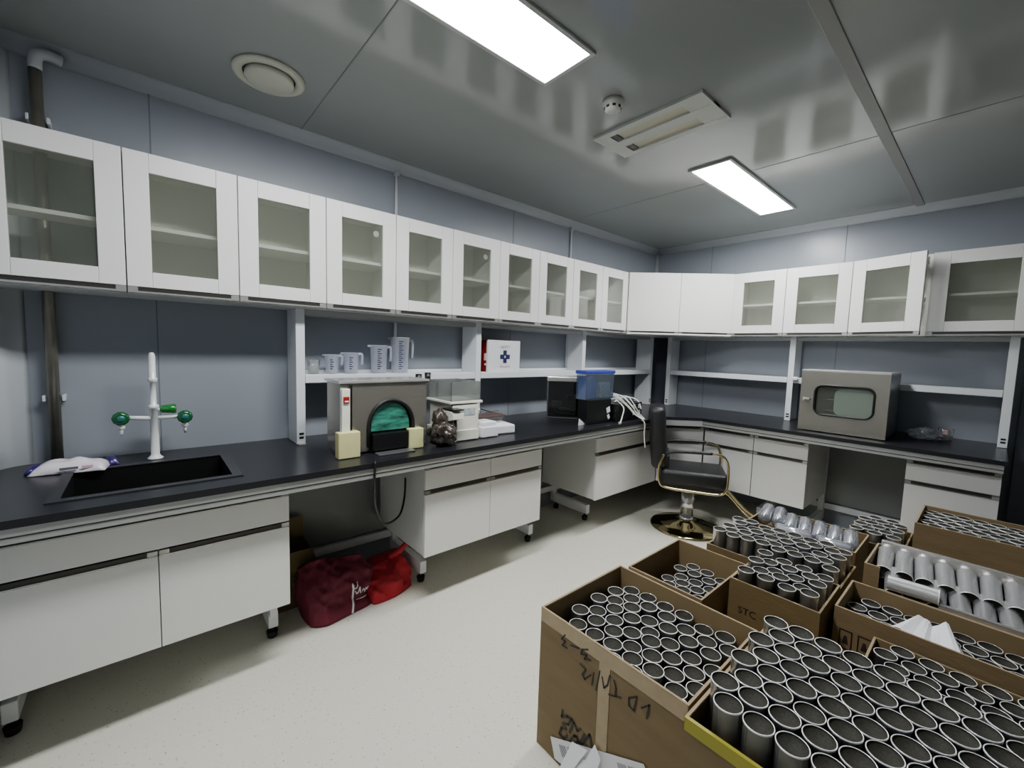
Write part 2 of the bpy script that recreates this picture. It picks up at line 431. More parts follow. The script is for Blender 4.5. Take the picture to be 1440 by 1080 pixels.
# ------------------------------------------------------------------ wall cabinets
UB, UT, UD = 1.547, 2.0914, .2985
def door_geo(t, w, swing=0, glass=True, hinge=-1):
    """local: door in the x-z plane, centred on x=0, front face at y=0 (outside is -y), z from UB"""
    z0 = UB+.028; z1 = UT; st = .075 if w < .39 else .082; D = .019; g = .002
    a, b = -w/2+g, w/2-g
    if glass:
        mb = MB(WHITE)
        mb.box(a, a+st, 0, D, z0, z1, bev=.0015); mb.box(b-st, b, 0, D, z0, z1, bev=.0015)
        mb.box(a+st+.0006, b-st-.0006, 0, D, z0, z0+st*.8, bev=.0015); mb.box(a+st+.0006, b-st-.0006, 0, D, z1-st*.98, z1, bev=.0015)
        d = mb.build('door', t)
        mb = MB(PANE); mb.box(a+st-.003, b-st+.003, .008, .011, z0+st*.8-.003, z1-st*.98+.003); mb.build('glass', d)
        mb = MB(GREYLAM)
        hx = -hinge
        mb.cyl((b-st-.03 if hx < 0 else a+st+.03, D+.008, z1-.12), (b-st-.03 if hx < 0 else a+st+.03, D+.001, z1-.12), .016, seg=12)
        if hinge == 1: mb.build('hinge', d)
        else: mb.bm.free()
    else:
        mb = MB(WHITE); mb.box(a, b, 0, D, z0, z1, bev=.0015); d = mb.build('door', t)
    mb = MB(GROOVE); mb.box(a+.03, b-.03, .004, D+.004, UB+.011, z0-.0006)
    mb.box(a, a+.03, .002, D, UB+.011, z0-.0006, LIP); mb.box(b-.03, b, .002, D, UB+.011, z0-.0006, LIP)
    mb.box(a, b, -.001, D, UB+.004, UB+.011, LIP)
    mb.build('finger_pull', d)
    return d
def carcass(t, w, back=True, dep=UD):
    mb = MB(WHITE, CABIN)
    a, b = -w/2+.0008, w/2-.0008; y0, y1 = .021, dep-.002; k = .016
    mb.box(a, a+k, y0, y1, UB, UT-.002); mb.box(b-k, b, y0, y1, UB, UT-.002)
    mb.box(a+k, b-k, y0, y1, UB, UB+k); mb.box(a+k, b-k, y0, y1, UT-.018, UT-.002)
    if back: mb.box(a+k, b-k, y1-.006, y1, UB+k, UT-.018, CABIN)
    mb.build('carcass', t)
    mb = MB(WHITE); mb.box(a+k+.001, b-k-.001, y0+.02, y1-.008 if back else y1-.12, 1.808, 1.824, bev=.001); mb.build('shelf', t)
GL = 'glass-fronted wall cabinets on the long left wall'
lab_l = ['glass-door wall cabinet at the far left with a dark pipe showing through its pane',
 'glass-door wall cabinet hanging above the black sink and green-knobbed tap',
 'glass-door wall cabinet right of the one over the sink, before the first shelf post',
 'glass-door wall cabinet hanging above the beaker and the small jugs',
 'glass-door wall cabinet hanging above the tallest measuring jug',
 'glass-door wall cabinet above the shelf post left of the first-aid box',
 'glass-door wall cabinet hanging directly above the first-aid box',
 'glass-door wall cabinet above the square smoked-glass appliance',
 'glass-door wall cabinet hanging above the blue-lidded tub, second from the corner unit',
 'narrow-looking glass-door wall cabinet touching the left side of the plain corner cabinet']
P = (4.291-.9471)/9
for i in range(10):
    y1 = -(4.291-P*i); y0 = y1-(P if i else P)
    if i == 0: y0 = max(y0, YW+.025)
    w = y1-y0
    t = thing('wall_cabinet', lab_l[i], 'cabinet', (UD, (y0+y1)/2, UB), GL, local=True)
    t.location = (UD, (y0+y1)/2, 0)
    carcass(t, w, back=(i != 0)); door_geo(t, w, hinge=1 if i in (3, 5) else -1)
    t.rotation_euler = (0, 0, PI/2)      # outside (-y) turns to +x
GR = 'glass-fronted wall cabinets on the back wall'
xs = [.9457, 1.352, 1.778, 2.195, 2.66]
lab_r = ['glass-door wall cabinet touching the right side of the plain corner cabinet',
 'glass-door wall cabinet with chipped top rail edge, above the middle post of the back wall',
 'glass-door wall cabinet above the steel incubator, its door hanging ajar',
 'glass-door wall cabinet at the far right edge, dimmer than the others']
for i in range(4):
    a, b = xs[i], xs[i+1]; w = b-a
    t = thing('wall_cabinet', lab_r[i], 'cabinet', ((a+b)/2, -UD, 0), GR, local=True)
    carcass(t, w)
    d = door_geo(t, w)
    if i == 2:   # swing about its left edge
        ang = -math.radians(17)
        d.location = (-w/2, 0, 0); d.rotation_euler = (0, 0, ang)
        for o in [d]+list(d.children):
            o.data.transform(Matrix.Translation((w/2, 0, 0)))
# corner cabinet: diagonal front
ax, ay, bx, by = UD, -.9457, .9457, -UD
W = math.hypot(bx-ax, by-ay)
t = thing('corner_wall_cabinet', 'plain white two-door corner wall cabinet set diagonally across the room corner', 'cabinet', ((ax+bx)/2, (ay+by)/2, 0), local=True)
q = math.hypot(1, 1)/2
mb = MB(WHITE)
c45 = math.cos(PI/4)
def loc45(x, y):
    dx, dy = x-(ax+bx)/2, y-(ay+by)/2
    return (dx*c45+dy*c45, -dx*c45+dy*c45)
poly = [loc45(.002, -.002), loc45(.002, ay+.002), loc45(ax-.02, ay+.002), loc45(ax+.014+.002, ay+.002+.014), loc45(bx-.002-.014, by-.002-.014+.002), loc45(bx-.002, by+.02), loc45(bx-.002, -.002)]
mb.prism(poly, 'z', UB-.004, UT-.002, WHITE); mb.build('carcass', t)
for sgn in (-1, 1):
    z0 = UB+.028; a, b = (-W/2+.004, -.0015) if sgn < 0 else (.0015, W/2-.004)
    mb = MB(WHITE); mb.box(a, b, -.014, .004, z0, UT, bev=.0015); d = mb.build('door', t)
    mb = MB(GROOVE); mb.box(a+.03, b-.03, -.008, .003, UB+.013, z0-.0006); mb.box(a, a+.03, -.012, .003, UB+.013, z0-.0006, LIP); mb.box(b-.03, b, -.012, .003, UB+.013, z0-.0006, LIP)
    mb.box(a, b, -.018, .003, UB, UB+.013, WHITE); mb.build('finger_pull', d)
t.rotation_euler = (0, 0, PI/4)

# ------------------------------------------------------------------ reagent shelves (posts + shelves)
def rack_left():
    t = thing('bench_shelf_rack', 'white posts and narrow shelf rack on the long left bench, holding jugs', 'shelf rack', (.12, -2, .85))
    ys = [-3.648, -2.525, -1.41, -.33]
    for y in ys:
        mb = MB(WHITEM); mb.box(.035, .205, y-.021, y+.021, .852, UB-.001, bev=.002)
        po = mb.build('post', t)
        mb = MB(GASKET)
        for z in (.885, .905): mb.box(.205, .2062, y-.01, y+.012, z-.006, z+.006)
        mb.box(.2, .235, y-.018, y+.018, .851, .856, LIP); mb.build('socket', po)
    for a, b in zip(ys[:-1], ys[1:]):
        mb = MB(WHITEM); mb.box(.035, .19, a+.023, b-.023, 1.195, 1.209, bev=.002); mb.box(.19, .203, a+.023, b-.023, 1.167, 1.211, bev=.003)
        mb.box(.03, .035, a+.023, b-.023, 1.2, 1.225); mb.build('shelf', t)
    mb = MB(RAIL); mb.box(.04, .19, ys[0]+.022, ys[1]-.022, UB-.03, UB-.002); mb.box(.04, .19, ys[1]+.022, ys[2]-.022, UB-.03, UB-.002); mb.box(.04, .19, ys[2]+.022, ys[3]-.022, UB-.03, UB-.002)
    mb.build('top_rail', t)
rack_left()
def rack_back():
    t = thing('bench_shelf_rack', 'white posts and narrow empty shelf rack on the back-wall bench behind the steel incubator', 'shelf rack', (1.5, -.12, .85))
    xs_ = [.322, 1.41, 2.59]
    for x in xs_:
        mb = MB(WHITEM); mb.box(x-.021, x+.021, -.205, -.035, .852, UB-.001, bev=.002); po = mb.build('post', t)
        mb = MB(GASKET)
        for z in (.885, .905): mb.box(x-.01, x+.012, -.2062, -.205, z-.006, z+.006)
        mb.build('socket', po)
    for a, b in zip(xs_[:-1], xs_[1:]):
        mb = MB(WHITEM); mb.box(a+.023, b-.023, -.19, -.035, 1.195, 1.209, bev=.002); mb.box(a+.023, b-.023, -.203, -.19, 1.167, 1.211, bev=.003); mb.build('shelf', t)
    mb = MB(RAIL)
    for a, b in zip(xs_[:-1], xs_[1:]): mb.box(a+.022, b-.022, -.19, -.04, UB-.03, UB-.002)
    mb.build('top_rail', t)
rack_back()

# ------------------------------------------------------------------ worktop with sink hole
WT = .85; WD = .75
t = thing('worktop', 'long black L-shaped worktop running along both walls', 'worktop', (.4, -2, .83))
sx0, sx1, sy0, sy1 = .225, .63, -4.485, -3.982
mb = MB(BLACK)
yl = YW+.002
mb.box(.002, sx0, yl, sy1, WT-.025, WT); mb.box(sx1, WD, yl, sy1, WT-.025, WT, bev=0)
mb.box(sx0, sx1, yl, sy0, WT-.025, WT)
mb.prism([(.002, sy1), (WD, sy1), (WD, -.95), (.95, -WD), (2.612, -WD), (2.612, -.002), (.002, -.002)], 'z', WT-.025, WT)
mb.build('slab', t)
mb = MB(RAIL)
mb.box(WD-.05, WD-.006, yl, -.955, .779, WT-.0255); mb.box(.955, 2.6, -WD+.006, -WD+.05, .779, WT-.0255)
mb.prism([(WD-.006, -.955), (.955, -WD+.006), (.925, -WD+.04), (WD-.04, -.925)], 'z', .779, WT-.0255)
mb.box(WD-.045, WD-.0045, yl, -.955, .796, .8, GROOVE); mb.box(.955, 2.6, -WD+.0045, -WD+.045, .796, .8, GROOVE)
mb.build('edge_rail', t)
t = thing('sink', 'rectangular black resin sink set into the worktop below the tap', 'sink', (.43, -4.22, WT))
mb = MB(SINKRIM); w = .03
for b in ((sx0-.012, sx1+.012, sy0-.012, sy0+.02), (sx0-.012, sx1+.012, sy1-.02, sy1+.012), (sx0-.012, sx0+.02, sy0+.02, sy1-.02), (sx1-.02, sx1+.012, sy0+.02, sy1-.02)):
    mb.box(*b, WT+.0005, WT+.004)
mb.build('rim', t)
mb = MB(BASIN)
a, b, c, d = sx0+.004, sx1-.004, sy0+.004, sy1-.004; zb = WT-.19
mb.box(a, b, c, d, zb-.01, zb); mb.box(a, a+.012, c, d, zb, WT); mb.box(b-.012, b, c, d, zb, WT); mb.box(a, b, c, c+.012, zb, WT); mb.box(a, b, d-.012, d, zb, WT)
mb.build('basin', t)
mb = MB(STEELD); mb.lathe([(.03, zb+.0005), (.03, zb+.004), (.02, zb+.003), (.001, zb+.003)], (.43, -4.22, 0), 20); mb.build('drain', t)

# ------------------------------------------------------------------ base cabinets
BB, BT, BD = .2755, .762, .66
def base_cab(label, p0, p1, fronts, group, topfront=None, side=GREYLAM, depth=.55):
    """p0->p1 run of the front line (seen from outside left to right); fronts = list of fractions for splits"""
    p0 = Vector((*p0, 0)); p1 = Vector((*p1, 0)); w = (p1-p0).length; ang = math.atan2(p1.y-p0.y, p1.x-p0.x)
    t = thing('base_cabinet', label, 'cabinet', (p0+p1)/2, group, local=True)
    mb = MB(side)
    L_, R_ = -w/2+.001, w/2-.001; k_ = .016
    mb.box(L_, R_, .02, depth, BB+.004, BB+.02); mb.box(L_, L_+k_, .02, depth, BB+.02, BT+.016); mb.box(R_-k_, R_, .02, depth, BB+.02, BT+.016); mb.box(L_+k_, R_-k_, depth-.008, depth, BB+.02, BT+.016); mb.box(L_+k_, R_-k_, .02, .036, BB+.02, BT-.05)
    mb.build('carcass', t)
    def pull(a, b, z, par, m_=.03):
        mb = MB(GROOVE); mb.box(a+m_, b-m_, .001, .016, z, z+.016); mb.box(a+.002, a+m_, -.001, .016, z, z+.016, LIP); mb.box(b-m_, b-.002, -.001, .016, z, z+.016, LIP)
        mb.box(a+.002, b-.002, -.003, .016, z-.005, z, LIP); mb.build('finger_pull', par)
    segs = fronts
    tf = topfront or fronts
    zt = BT-.016
    for a, b in zip(tf[:-1], tf[1:]):
        A, B = -w/2+a*w, -w/2+b*w
        mb = MB(WHITE); mb.box(A+.0015, B-.0015, 0, .019, .637, zt-.005, bev=.0012); d = mb.build('drawer', t); pull(A, B, zt, d)
    for a, b in zip(segs[:-1], segs[1:]):
        A, B = -w/2+a*w, -w/2+b*w
        mb = MB(WHITE); mb.box(A+.0015, B-.0015, 0, .019, BB, .61, bev=.0012); d = mb.build('door', t); pull(A, B, .615, d)
    t.rotation_euler = (0, 0, ang)
    return t
GB = 'white base cabinets hung under the black worktop'
base_cab('wide white base cabinet under the sink with two doors', (BD, YW+.03), (BD, -3.813), [0, (4.66-4.232)/(4.66-3.813), 1], GB, [0, 1])
base_cab('white two-door two-drawer base cabinet between the red bags and the far knee space', (BD, -3.18), (BD, -2.337), [0, .507, 1], GB)
base_cab('white base cabinet partly hidden behind the swivel chair back', (BD, -1.767), (BD, -.935), [0, 1], GB)
base_cab('narrow diagonal base cabinet in the room corner behind the chair', (BD+.004, -.928), (.932, -BD-.002), [0, 1], GB, depth=.30)
base_cab('white base cabinet behind the chair arm, left of the two on the back wall', (.94, -BD), (1.325, -BD), [0, 1], GB)
base_cab('white base cabinet with an exposed grey right side beside the back knee space', (1.327, -BD), (1.6885, -BD), [0, 1], GB)
base_cab('white base cabinet at the right end of the back bench', (2.205, -BD), (2.6, -BD), [0, 1], GB)
# bench supports, with grey sheets against the knee-space walls
def caster(mb, x, y):
    mb.cyl((x, y, .001), (x, y, .03), .02, .024, 14, RUBBER); mb.cyl((x, y, .03), (x, y, .058), .011, seg=10, m=RUBBER)
def frame_left():
    t = thing('bench_support', 'white metal leg support with casters under the long left bench', 'bench support', (.2, -3, 0))
    for y in (-4.63, -3.835, -3.06, -2.2, -1.56):
        mb = MB(WHITEM); mb.box(.06, .44, y-.02, y+.02, .058, .13, bev=.003); fb = mb.build('foot_beam', t)
        for q_ in (.41, .09):
            mb = MB(RUBBER); caster(mb, q_, y); mb.build('caster', fb)
        mb = MB(WHITEM); mb.box(.035, .075, y-.02, y+.02, .06, .82, bev=.002)
        if y > -4.5 and y < -3.5: mb.box(.38, .46, y+.003-.02, y-.017+.03, .12, .27, bev=.002)
        mb.build('upright', t)
    mb = MB(WHITEM); mb.box(.03, .06, YW+.03, -1.2, .15, .195, bev=.002); mb.build('floor_rail', t)
    mb = MB(mat('grey_back_sheet', (118, 121, 121), .4)); mb.box(.012, .028, -3.83, -1.2, .2, .82); mb.build('back_panel', t)  # plain sheet, darker grey than the wall behind it
frame_left()
def frame_back():
    t = thing('bench_support', 'white metal leg support with casters under the back-wall bench', 'bench support', (1.7, -.2, 0))
    for x in (.75, 1.33, 1.665, 2.24):
        mb = MB(WHITEM); mb.box(x-.02, x+.02, -.44, -.06, .058, .13, bev=.003); fb = mb.build('foot_beam', t)
        for q_ in (-.41, -.09):
            mb = MB(RUBBER); caster(mb, x, q_); mb.build('caster', fb)
        mb = MB(WHITEM); mb.box(x-.02, x+.02, -.075, -.035, .06, .82, bev=.002); mb.build('upright', t)
    mb = MB(WHITEM); mb.box(.5, 2.6, -.06, -.03, .15, .195, bev=.002); mb.build('floor_rail', t)
    mb = MB(mat('grey_back_sheet', (118, 121, 121), .4)); mb.box(1.5, 2.6, -.028, -.012, .2, .82); mb.build('back_panel', t)
frame_back()

# ------------------------------------------------------------------ lab tap
t = thing('lab_tap', 'white three-way laboratory tap with green knobs standing behind the sink', 'tap', (.155, -4.225, WT))
X = .155; Y = -4.225
mb = MB(TAPW); mb.lathe([(.028, WT+.0005), (.028, WT+.006), (.02, WT+.012), (.0155, WT+.02), (.0145, 1.07), (.019, 1.072), (.019, 1.085), (.011, 1.09), (.010, 1.185), (.0165, 1.188), (.0165, 1.203), (.012, 1.207), (.0115, 1.30), (.008, 1.312), (.001, 1.314)], (X, Y, 0), 20)
mb.build('column', t)
for sg in (-1, 1):
    mb = MB(TAPW); ye = Y+sg*.105; ze = 1.035-.004*sg
    mb.cyl((X, Y+sg*.01, 1.03), (X, ye, ze), .0085, seg=12); mb.build('arm', t)
    mb = MB(GREENP)
    for k in range(1): mb.lathe([(.012, -.014), (.023, -.009), (.028, .004), (.029, .018), (.021, .027)], (X+.012, ye, ze), 10, GREENP, axis='x')
    mb.lathe([(.015, .026), (.013, .030), (.001, .031)], (X+.012, ye, ze), 10, TEAL, axis='x')
    mb.build('knob', t)
    mb = MB(TAPW); mb.lathe([(.005, -.075), (.0065, -.05), (.006, -.048), (.013, -.044), (.013, -.034), (.008, -.028), (.008, -.012)], (X+.012, ye, ze), 12); mb.build('nozzle', t)
mb = MB(GREENL); mb.lathe([(.010, .0), (.016, .006), (.0225, .048), (.019, .056), (.001, .057)], (X, Y+.02, 1.066), 8, GREENL, axis='y'); mb.cyl((X, Y+.008, 1.066), (X, Y+.021, 1.066), .009, seg=10, m=TAPW); mb.build('lever_knob', t)

# wipes packet
t = thing('wipes_packet', 'crumpled white soft pack with purple ends lying left of the sink', 'packet', (.2, -4.5, WT))
mb = MB(WIPES)
from mathutils import noise
def pillow(mb, cx, cy, z0, L, Wd, Hh, ang, m, amp=.012, nx=18, ny=10, pinch=.5, seed=0):
    g = []
    R = Matrix.Rotation(ang, 2)
    for top in (1, 0):
        rows = []
        for i in range(nx+1):
            row = []
            for j in range(ny+1):
                uu, vv = i/nx*2-1, j/ny*2-1
                e = max(0, (1-abs(uu)**3))*max(0, (1-abs(vv)**3))
                x = uu*L/2; y = vv*Wd/2*(1-.12*(1-abs(uu)))
                p = R @ Vector((x, y))
                h = e**.6*Hh
                z = z0+.001+(h*(1+.25*noise.noise(Vector((x*25, y*25, seed))))+.004 if top else .0)
                row.append(mb.bm.verts.new((cx+p.x+amp*noise.noise(Vector((x*14, y*14, 4+seed)))*top, cy+p.y, z)))
            rows.append(row)
        g.append(rows)
    k = mb.mi(m)
    for top, rows in zip((1, 0), g):
        for i in range(nx):
            for j in range(ny):
                ff = mb.bm.faces.new((rows[i][j], rows[i+1][j], rows[i+1][j+1], rows[i][j+1])); ff.smooth = True; ff.material_index = k
    T_, B_ = g
    def side(a, b, c, d):
        ff = mb.bm.faces.new((a, b, c, d)); ff.material_index = k; ff.smooth = True
    for i in range(nx):
        side(T_[i][0], T_[i+1][0], B_[i+1][0], B_[i][0]); side(T_[i][ny], T_[i+1][ny], B_[i+1][ny], B_[i][ny])
    for j in range(ny):
        side(T_[0][j], T_[0][j+1], B_[0][j+1], B_[0][j]); side(T_[nx][j], T_[nx][j+1], B_[nx][j+1], B_[nx][j])
pillow(mb, .20, -4.475, WT, .21, .11, .042, PI/2-.15, WIPES)
pk = mb.build('pack', t)
mb = MB(PURPLE); pillow(mb, .155, -4.575, WT, .04, .10, .022, PI/2-.1, PURPLE, seed=2); pillow(mb, .155, -4.365, WT, .03, .08, .028, PI/2+.3, PURPLE, seed=5); mb.build('purple_end', t)
mb = MB(INK); 
for (y, w_, m_) in ((-4.478, .05, LABELGREY), (-4.428, .032, PINK)):
    mb.box(.2555, .2575, y-w_/2, y+w_/2, WT+.016, WT+.026, m_)
mb.build('print', pk)

# ------------------------------------------------------------------ beaker and jugs on the shelf
SZ = 1.2095
def jug(label, y, rad, h, handle=True, x=.115, marks=True, lid=False):
    t = thing('measuring_jug' if handle else 'beaker', label, 'jug' if handle else 'beaker', (x, y, SZ), 'measuring jugs and beaker on the shelf')
    mb = MB(MILKY if handle else CLEAR)
    r0 = rad*.86; prof = [(r0-.004, SZ+.0005), (r0, SZ+.003), (rad, SZ+h*.97), (rad*1.07, SZ+h*.985), (rad*1.07, SZ+h), (rad*.98, SZ+h), (rad-.002, SZ+h*.95), (r0-.002, SZ+.005), (.001, SZ+.004)]
    if lid: prof = prof[:5]+[(rad*.9, SZ+h+.002), (.001, SZ+h+.002)]
    mb.lathe(prof, (x, y, 0), 28); b = mb.build('body', t)
    # spout on the left (-y)
    if handle:
        mb = MB(MILKY); mb.prism([(x-.014, y-rad*.95), (x+.014, y-rad*.95), (x, y-rad*1.38)], 'z', SZ+h*.93, SZ+h, MILKY); mb.build('spout', t)
        mb = MB(MILKY); yy = y+rad
        mb.tube([(x, yy-.003, SZ+h*.9), (x, yy+rad*.42, SZ+h*.93), (x, yy+rad*.55, SZ+h*.8), (x, yy+rad*.5, SZ+h*.42)], [.0075, .008, .008, .006], 8, MILKY, sub=5); mb.build('handle', t)
    if marks:
        mb = MB(NAVYINK); n = int(h/.0125)
        ca = -.35  # direction toward the room, left of centre
        for k in range(2, n-1):
            z = SZ+k*.0125; rr = (r0+(rad-r0)*k/n)+.0012; wd = .55 if k % 2 else .36
            a0 = -.55; seg = 3
            for q_ in range(seg):
                a = a0+q_*wd/seg*.9; b_ = a+wd/seg*.9
                mb.quad([(x+rr*math.cos(a), y+rr*math.sin(a), z), (x+rr*math.cos(b_), y+rr*math.sin(b_), z), (x+rr*math.cos(b_), y+rr*math.sin(b_), z+.0045), (x+rr*math.cos(a), y+rr*math.sin(a), z+.0045)])
        mb.build('graduation', b)
jug('small clear glass beaker at the left end of the shelf', -3.56, .032, .078, handle=False, marks=False)
jug('smallest clear measuring jug next to the glass beaker', -3.465, .036, .105)
jug('second smallest measuring jug in the row on the shelf', -3.36, .042, .118)
jug('tall measuring jug just left of the tallest lidded one', -3.195, .049, .165)
jug('tallest measuring jug with a lid at the right of the row', -3.06, .056, .215, lid=True)

# ------------------------------------------------------------------ first-aid box
t = thing('first_aid_box', 'white first-aid box with navy cross and dark red side on the shelf', 'box', (.11, -2.27, SZ))
mb = MB(RED); mb.box(.04, .158, -2.42, -2.125, SZ+.0005, 1.432, bev=.004); mb.build('case', t)
mb = MB(WHITEM); mb.box(.158, .178, -2.424, -2.121, SZ+.001, 1.436, bev=.004); d = mb.build('lid', t)
mb = MB(PINK); mb.box(.135, .16, -2.427, -2.42, 1.29, 1.34, bev=.002); mb.box(.14, .16, -2.427, -2.42, 1.255, 1.27, bev=.002); mb.build('latch', t)
mb = MB(NAVYINK); yc, zc = -2.268, 1.318; a, L = .0165, .046
mb.prism([(yc-a, zc-L), (yc+a, zc-L), (yc+a, zc-a), (yc+L, zc-a), (yc+L, zc+a), (yc+a, zc+a), (yc+a, zc+L), (yc-a, zc+L), (yc-a, zc+a), (yc-L, zc+a), (yc-L, zc-a), (yc-a, zc-a)], 'x', .1785, .1792)
mb.prism([(yc, zc-.011), (yc+.008, zc), (yc, zc+.011), (yc-.008, zc)], 'x', .1793, .1797, WHITEM); mb.build('cross', d)
face = lambda y, z, x=.1793: Matrix(((0, 0, 1, x), (1, 0, 0, y), (0, 1, 0, z), (0, 0, 0, 1)))
text_mesh('heading', 'SAFETY', .027, face(yc, 1.388), LABELGREY, d)
text_mesh('caption', 'First aid kit', .021, face(yc, 1.247), REDINK, d)

# ------------------------------------------------------------------ steel polishing machine with arched mouth
t = thing('arched_steel_machine', 'boxy stainless machine with an arched opening, a green reflection painted on its pane, and yellow foam pads', 'machine', (.4, -3.35, WT))
XF = .57; ya, yb = -3.575, -3.13; zt = 1.205
arch = []
yc = -3.325; hw = .118; zb_ = .965; ztop = 1.105
n = 14
for k in range(n+1):
    a = PI*k/n; arch.append((yc-hw*math.cos(PI-a)*-1*1.0 if False else yc+hw*math.cos(a), zb_+(ztop-zb_)*math.sin(a)**.9))
# steel front with arch hole: build as strips
mb = MB(STEEL)
cols = [(p[0], p[1]) for p in arch][::-1]
for i in range(len(cols)-1):
    (y0, z0), (y1, z1) = cols[i], cols[i+1]
    mb.prism([(y0, z0), (y1, z1), (y1, zt-.012), (y0, zt-.012)], 'x', XF-.02, XF)
mb.box(XF-.02, XF, ya, yc-hw, WT+.012, zt-.012); mb.box(XF-.02, XF, yc+hw, yb, WT+.012, zt-.012)
mb.box(.385, .40, ya, yb, WT+.012, zt-.012); mb.box(.40, XF-.02, ya, ya+.012, WT+.012, zt-.012); mb.box(.40, XF-.02, yb-.012, yb, WT+.012, zt-.012); mb.box(.40, XF-.02, ya+.012, yb-.012, WT+.012, WT+.022)
mb.build('housing', t)
mb = MB(STEELT); mb.box(.375, XF+.012, ya-.012, yb+.012, zt-.012, zt, bev=.003); mb.build('top_cover', t)
mb = MB(GASKET)
pts = [(XF+.004, p[0], p[1]) for p in arch]; pts = [(XF+.004, yc+hw, WT+.03)]+pts+[(XF+.004, yc-hw, WT+.03)]
mb.tube(pts, .0095, 8, GASKET); mb.build('arch_seal', t)
mb = MB(CASE); mb.box(.42, XF-.022, ya+.04, yb-.04, WT+.024, WT+.034); mb.box(.42, .43, ya+.04, yb-.04, WT+.03, 1.16); mb.box(.5, XF+.03, yc-hw+.012, yc+hw-.012, WT+.014, WT+.095, bev=.004); mb.build('cavity_tray', t)
GREENG = mat('green_reflection_pane', (52, 128, 108), .12, noise=1., nscale=22, coat=.8, stretch=(1, .5, 2.2))  # mottled green paints a reflection into the glass colour
mb = MB(GREENG)
inner = [(yc+(p[0]-yc)*.86, zb_+(p[1]-zb_)*.9) for p in arch]
mb.prism([(yc+hw*.86, zb_-.012)]+inner+[(yc-hw*.86, zb_-.012)], 'x', XF-.015, XF-.008); mb.build('reflection_pane', t)
mb = MB(CREAM); mb.box(XF+.001, XF+.03, -3.578, -3.54, .955, 1.17, bev=.003); sc_ = mb.build('switch_column', t)
mb = MB(REDSW); mb.box(XF+.03, XF+.037, -3.572, -3.546, 1.105, 1.135, bev=.002); mb.box(XF+.037, XF+.039, -3.568, -3.55, 1.111, 1.117, PAPER); mb.build('rocker_switch', sc_)
mb = MB(CASE); mb.box(XF+.001, XF+.012, -3.5325, -3.525, .96, 1.185); mb.build('trim_strip', t)
mb = MB(YFOAM); mb.box(XF+.002, XF+.05, -3.60, -3.50, WT+.001, .972, bev=.004); mb.build('foam_pad', t)
mb = MB(YFOAM); mb.box(XF+.002, XF+.04, -3.245, -3.165, WT+.001, .955, bev=.004); mb.build('foam_pad', t)
mb = MB(STEELD); mb.box(XF+.03, XF+.09, yc-.10, yc+.09, WT+.001, WT+.007, bev=.002); mb.build('chute_lip', t)

# two bottles with black caps
def bottle(x, y, h, label):
    t = thing('capped_bottle', label, 'bottle', (x, y, WT), 'black-capped bottles behind the cream machine')
    mb = MB(CLEAR); mb.lathe([(.024, WT+.0005), (.026, WT+.01), (.026, WT+h*.68), (.015, WT+h*.8), (.014, WT+h*.86)], (x, y, 0), 18); mb.build('body', t)
    mb = MB(CASE); mb.lathe([(.015, WT+h*.84), (.017, WT+h*.845), (.0195, WT+h), (.001, WT+h)], (x, y, 0), 14); mb.build('cap', t)
bottle(.30, -3.03, .362, 'clear bottle with black tapered cap, left and lower of the pair')
bottle(.275, -2.955, .368, 'clear bottle with black cap behind the other, nearer the hopper')
# clear panel standing beside the steel machine
mb = MB(HOPPER); mb.box(.36, .40, -3.115, -3.035, WT+.001, 1.185, bev=.004)
tag(mb.build('clear_canister'), 'clear upright plastic canister against the right side of the arched machine', 'canister')
# cream machine
t = thing('cream_hopper_machine', 'cream tabletop machine with sloped black control panel and clear hopper', 'machine', (.45, -2.92, WT))
mb = MB(CREAM); ya, yb = -3.015, -2.80
mb.box(.33, .60, -2.99, yb, WT+.003, .915, bev=.005)
mb.box(.34, .59, -2.975, yb+.001, .915, 1.055, bev=.004)
mb.prism([(.52, 1.03), (.64, 1.03), (.66, 1.02), (.66, .99), (.56, .96), (.52, .96)], 'y', -3.02, -2.95)
mb.prism([(.54, WT+.003), (.60, WT+.003), (.60, .98), (.54, 1.0)], 'y', -2.985, -2.955)
mb.build('housing', t)
mb = MB(GREYPK); mb.box(.5905, .592, -2.93, -2.825, .995, 1.035); mb.build('label_strip', t)
mb = MB(CASE); mb.box(.54, .665, -3.018, -2.952, 1.034, 1.040, rot=((.52, 0, 1.03), -.02, 'Y')); mb.build('control_panel', t)
mb = MB(HOPPER)
a, b, c, d = .34, .585, -2.985, -2.785
for bx_ in ((a, b, c, c+.004), (a, b, d-.004, d), (a, a+.004, c, d), (b-.004, b, c, d)): mb.box(*bx_, 1.075, 1.185)
mb.box(a-.01, b+.01, c-.01, d+.01, 1.062, 1.076, CREAM, bev=.003)
mb.build('hopper', t)
# crumpled black bag of parts
t = thing('black_plastic_bag', 'crumpled black plastic bag bundled between the arched machine and the cream machine', 'bag', (.63, -3.06, WT))
BAGB = mat('glossy_black_film', (58, 50, 44), .22, noise=.9, nscale=30, bump=.6, bscale=60, coat=.5)
mb = MB(BAGB); mb.blob((.625, -3.06, .915), .06, .07, .066, BAGB, amp=.35, freq=7, sub=4, flat=WT+.001, seed=3); mb.blob((.60, -3.065, .985), .035, .04, .055, BAGB, amp=.4, freq=6, sub=3, seed=9); mb.build('film', t)
mb = MB(BCABLE); mb.tube([(.63, -3.13, .93), (.65, -3.06, .91), (.64, -2.99, .93), (.60, -2.97, 1.0)], .008, 8, sub=6); mb.build('hose', t)

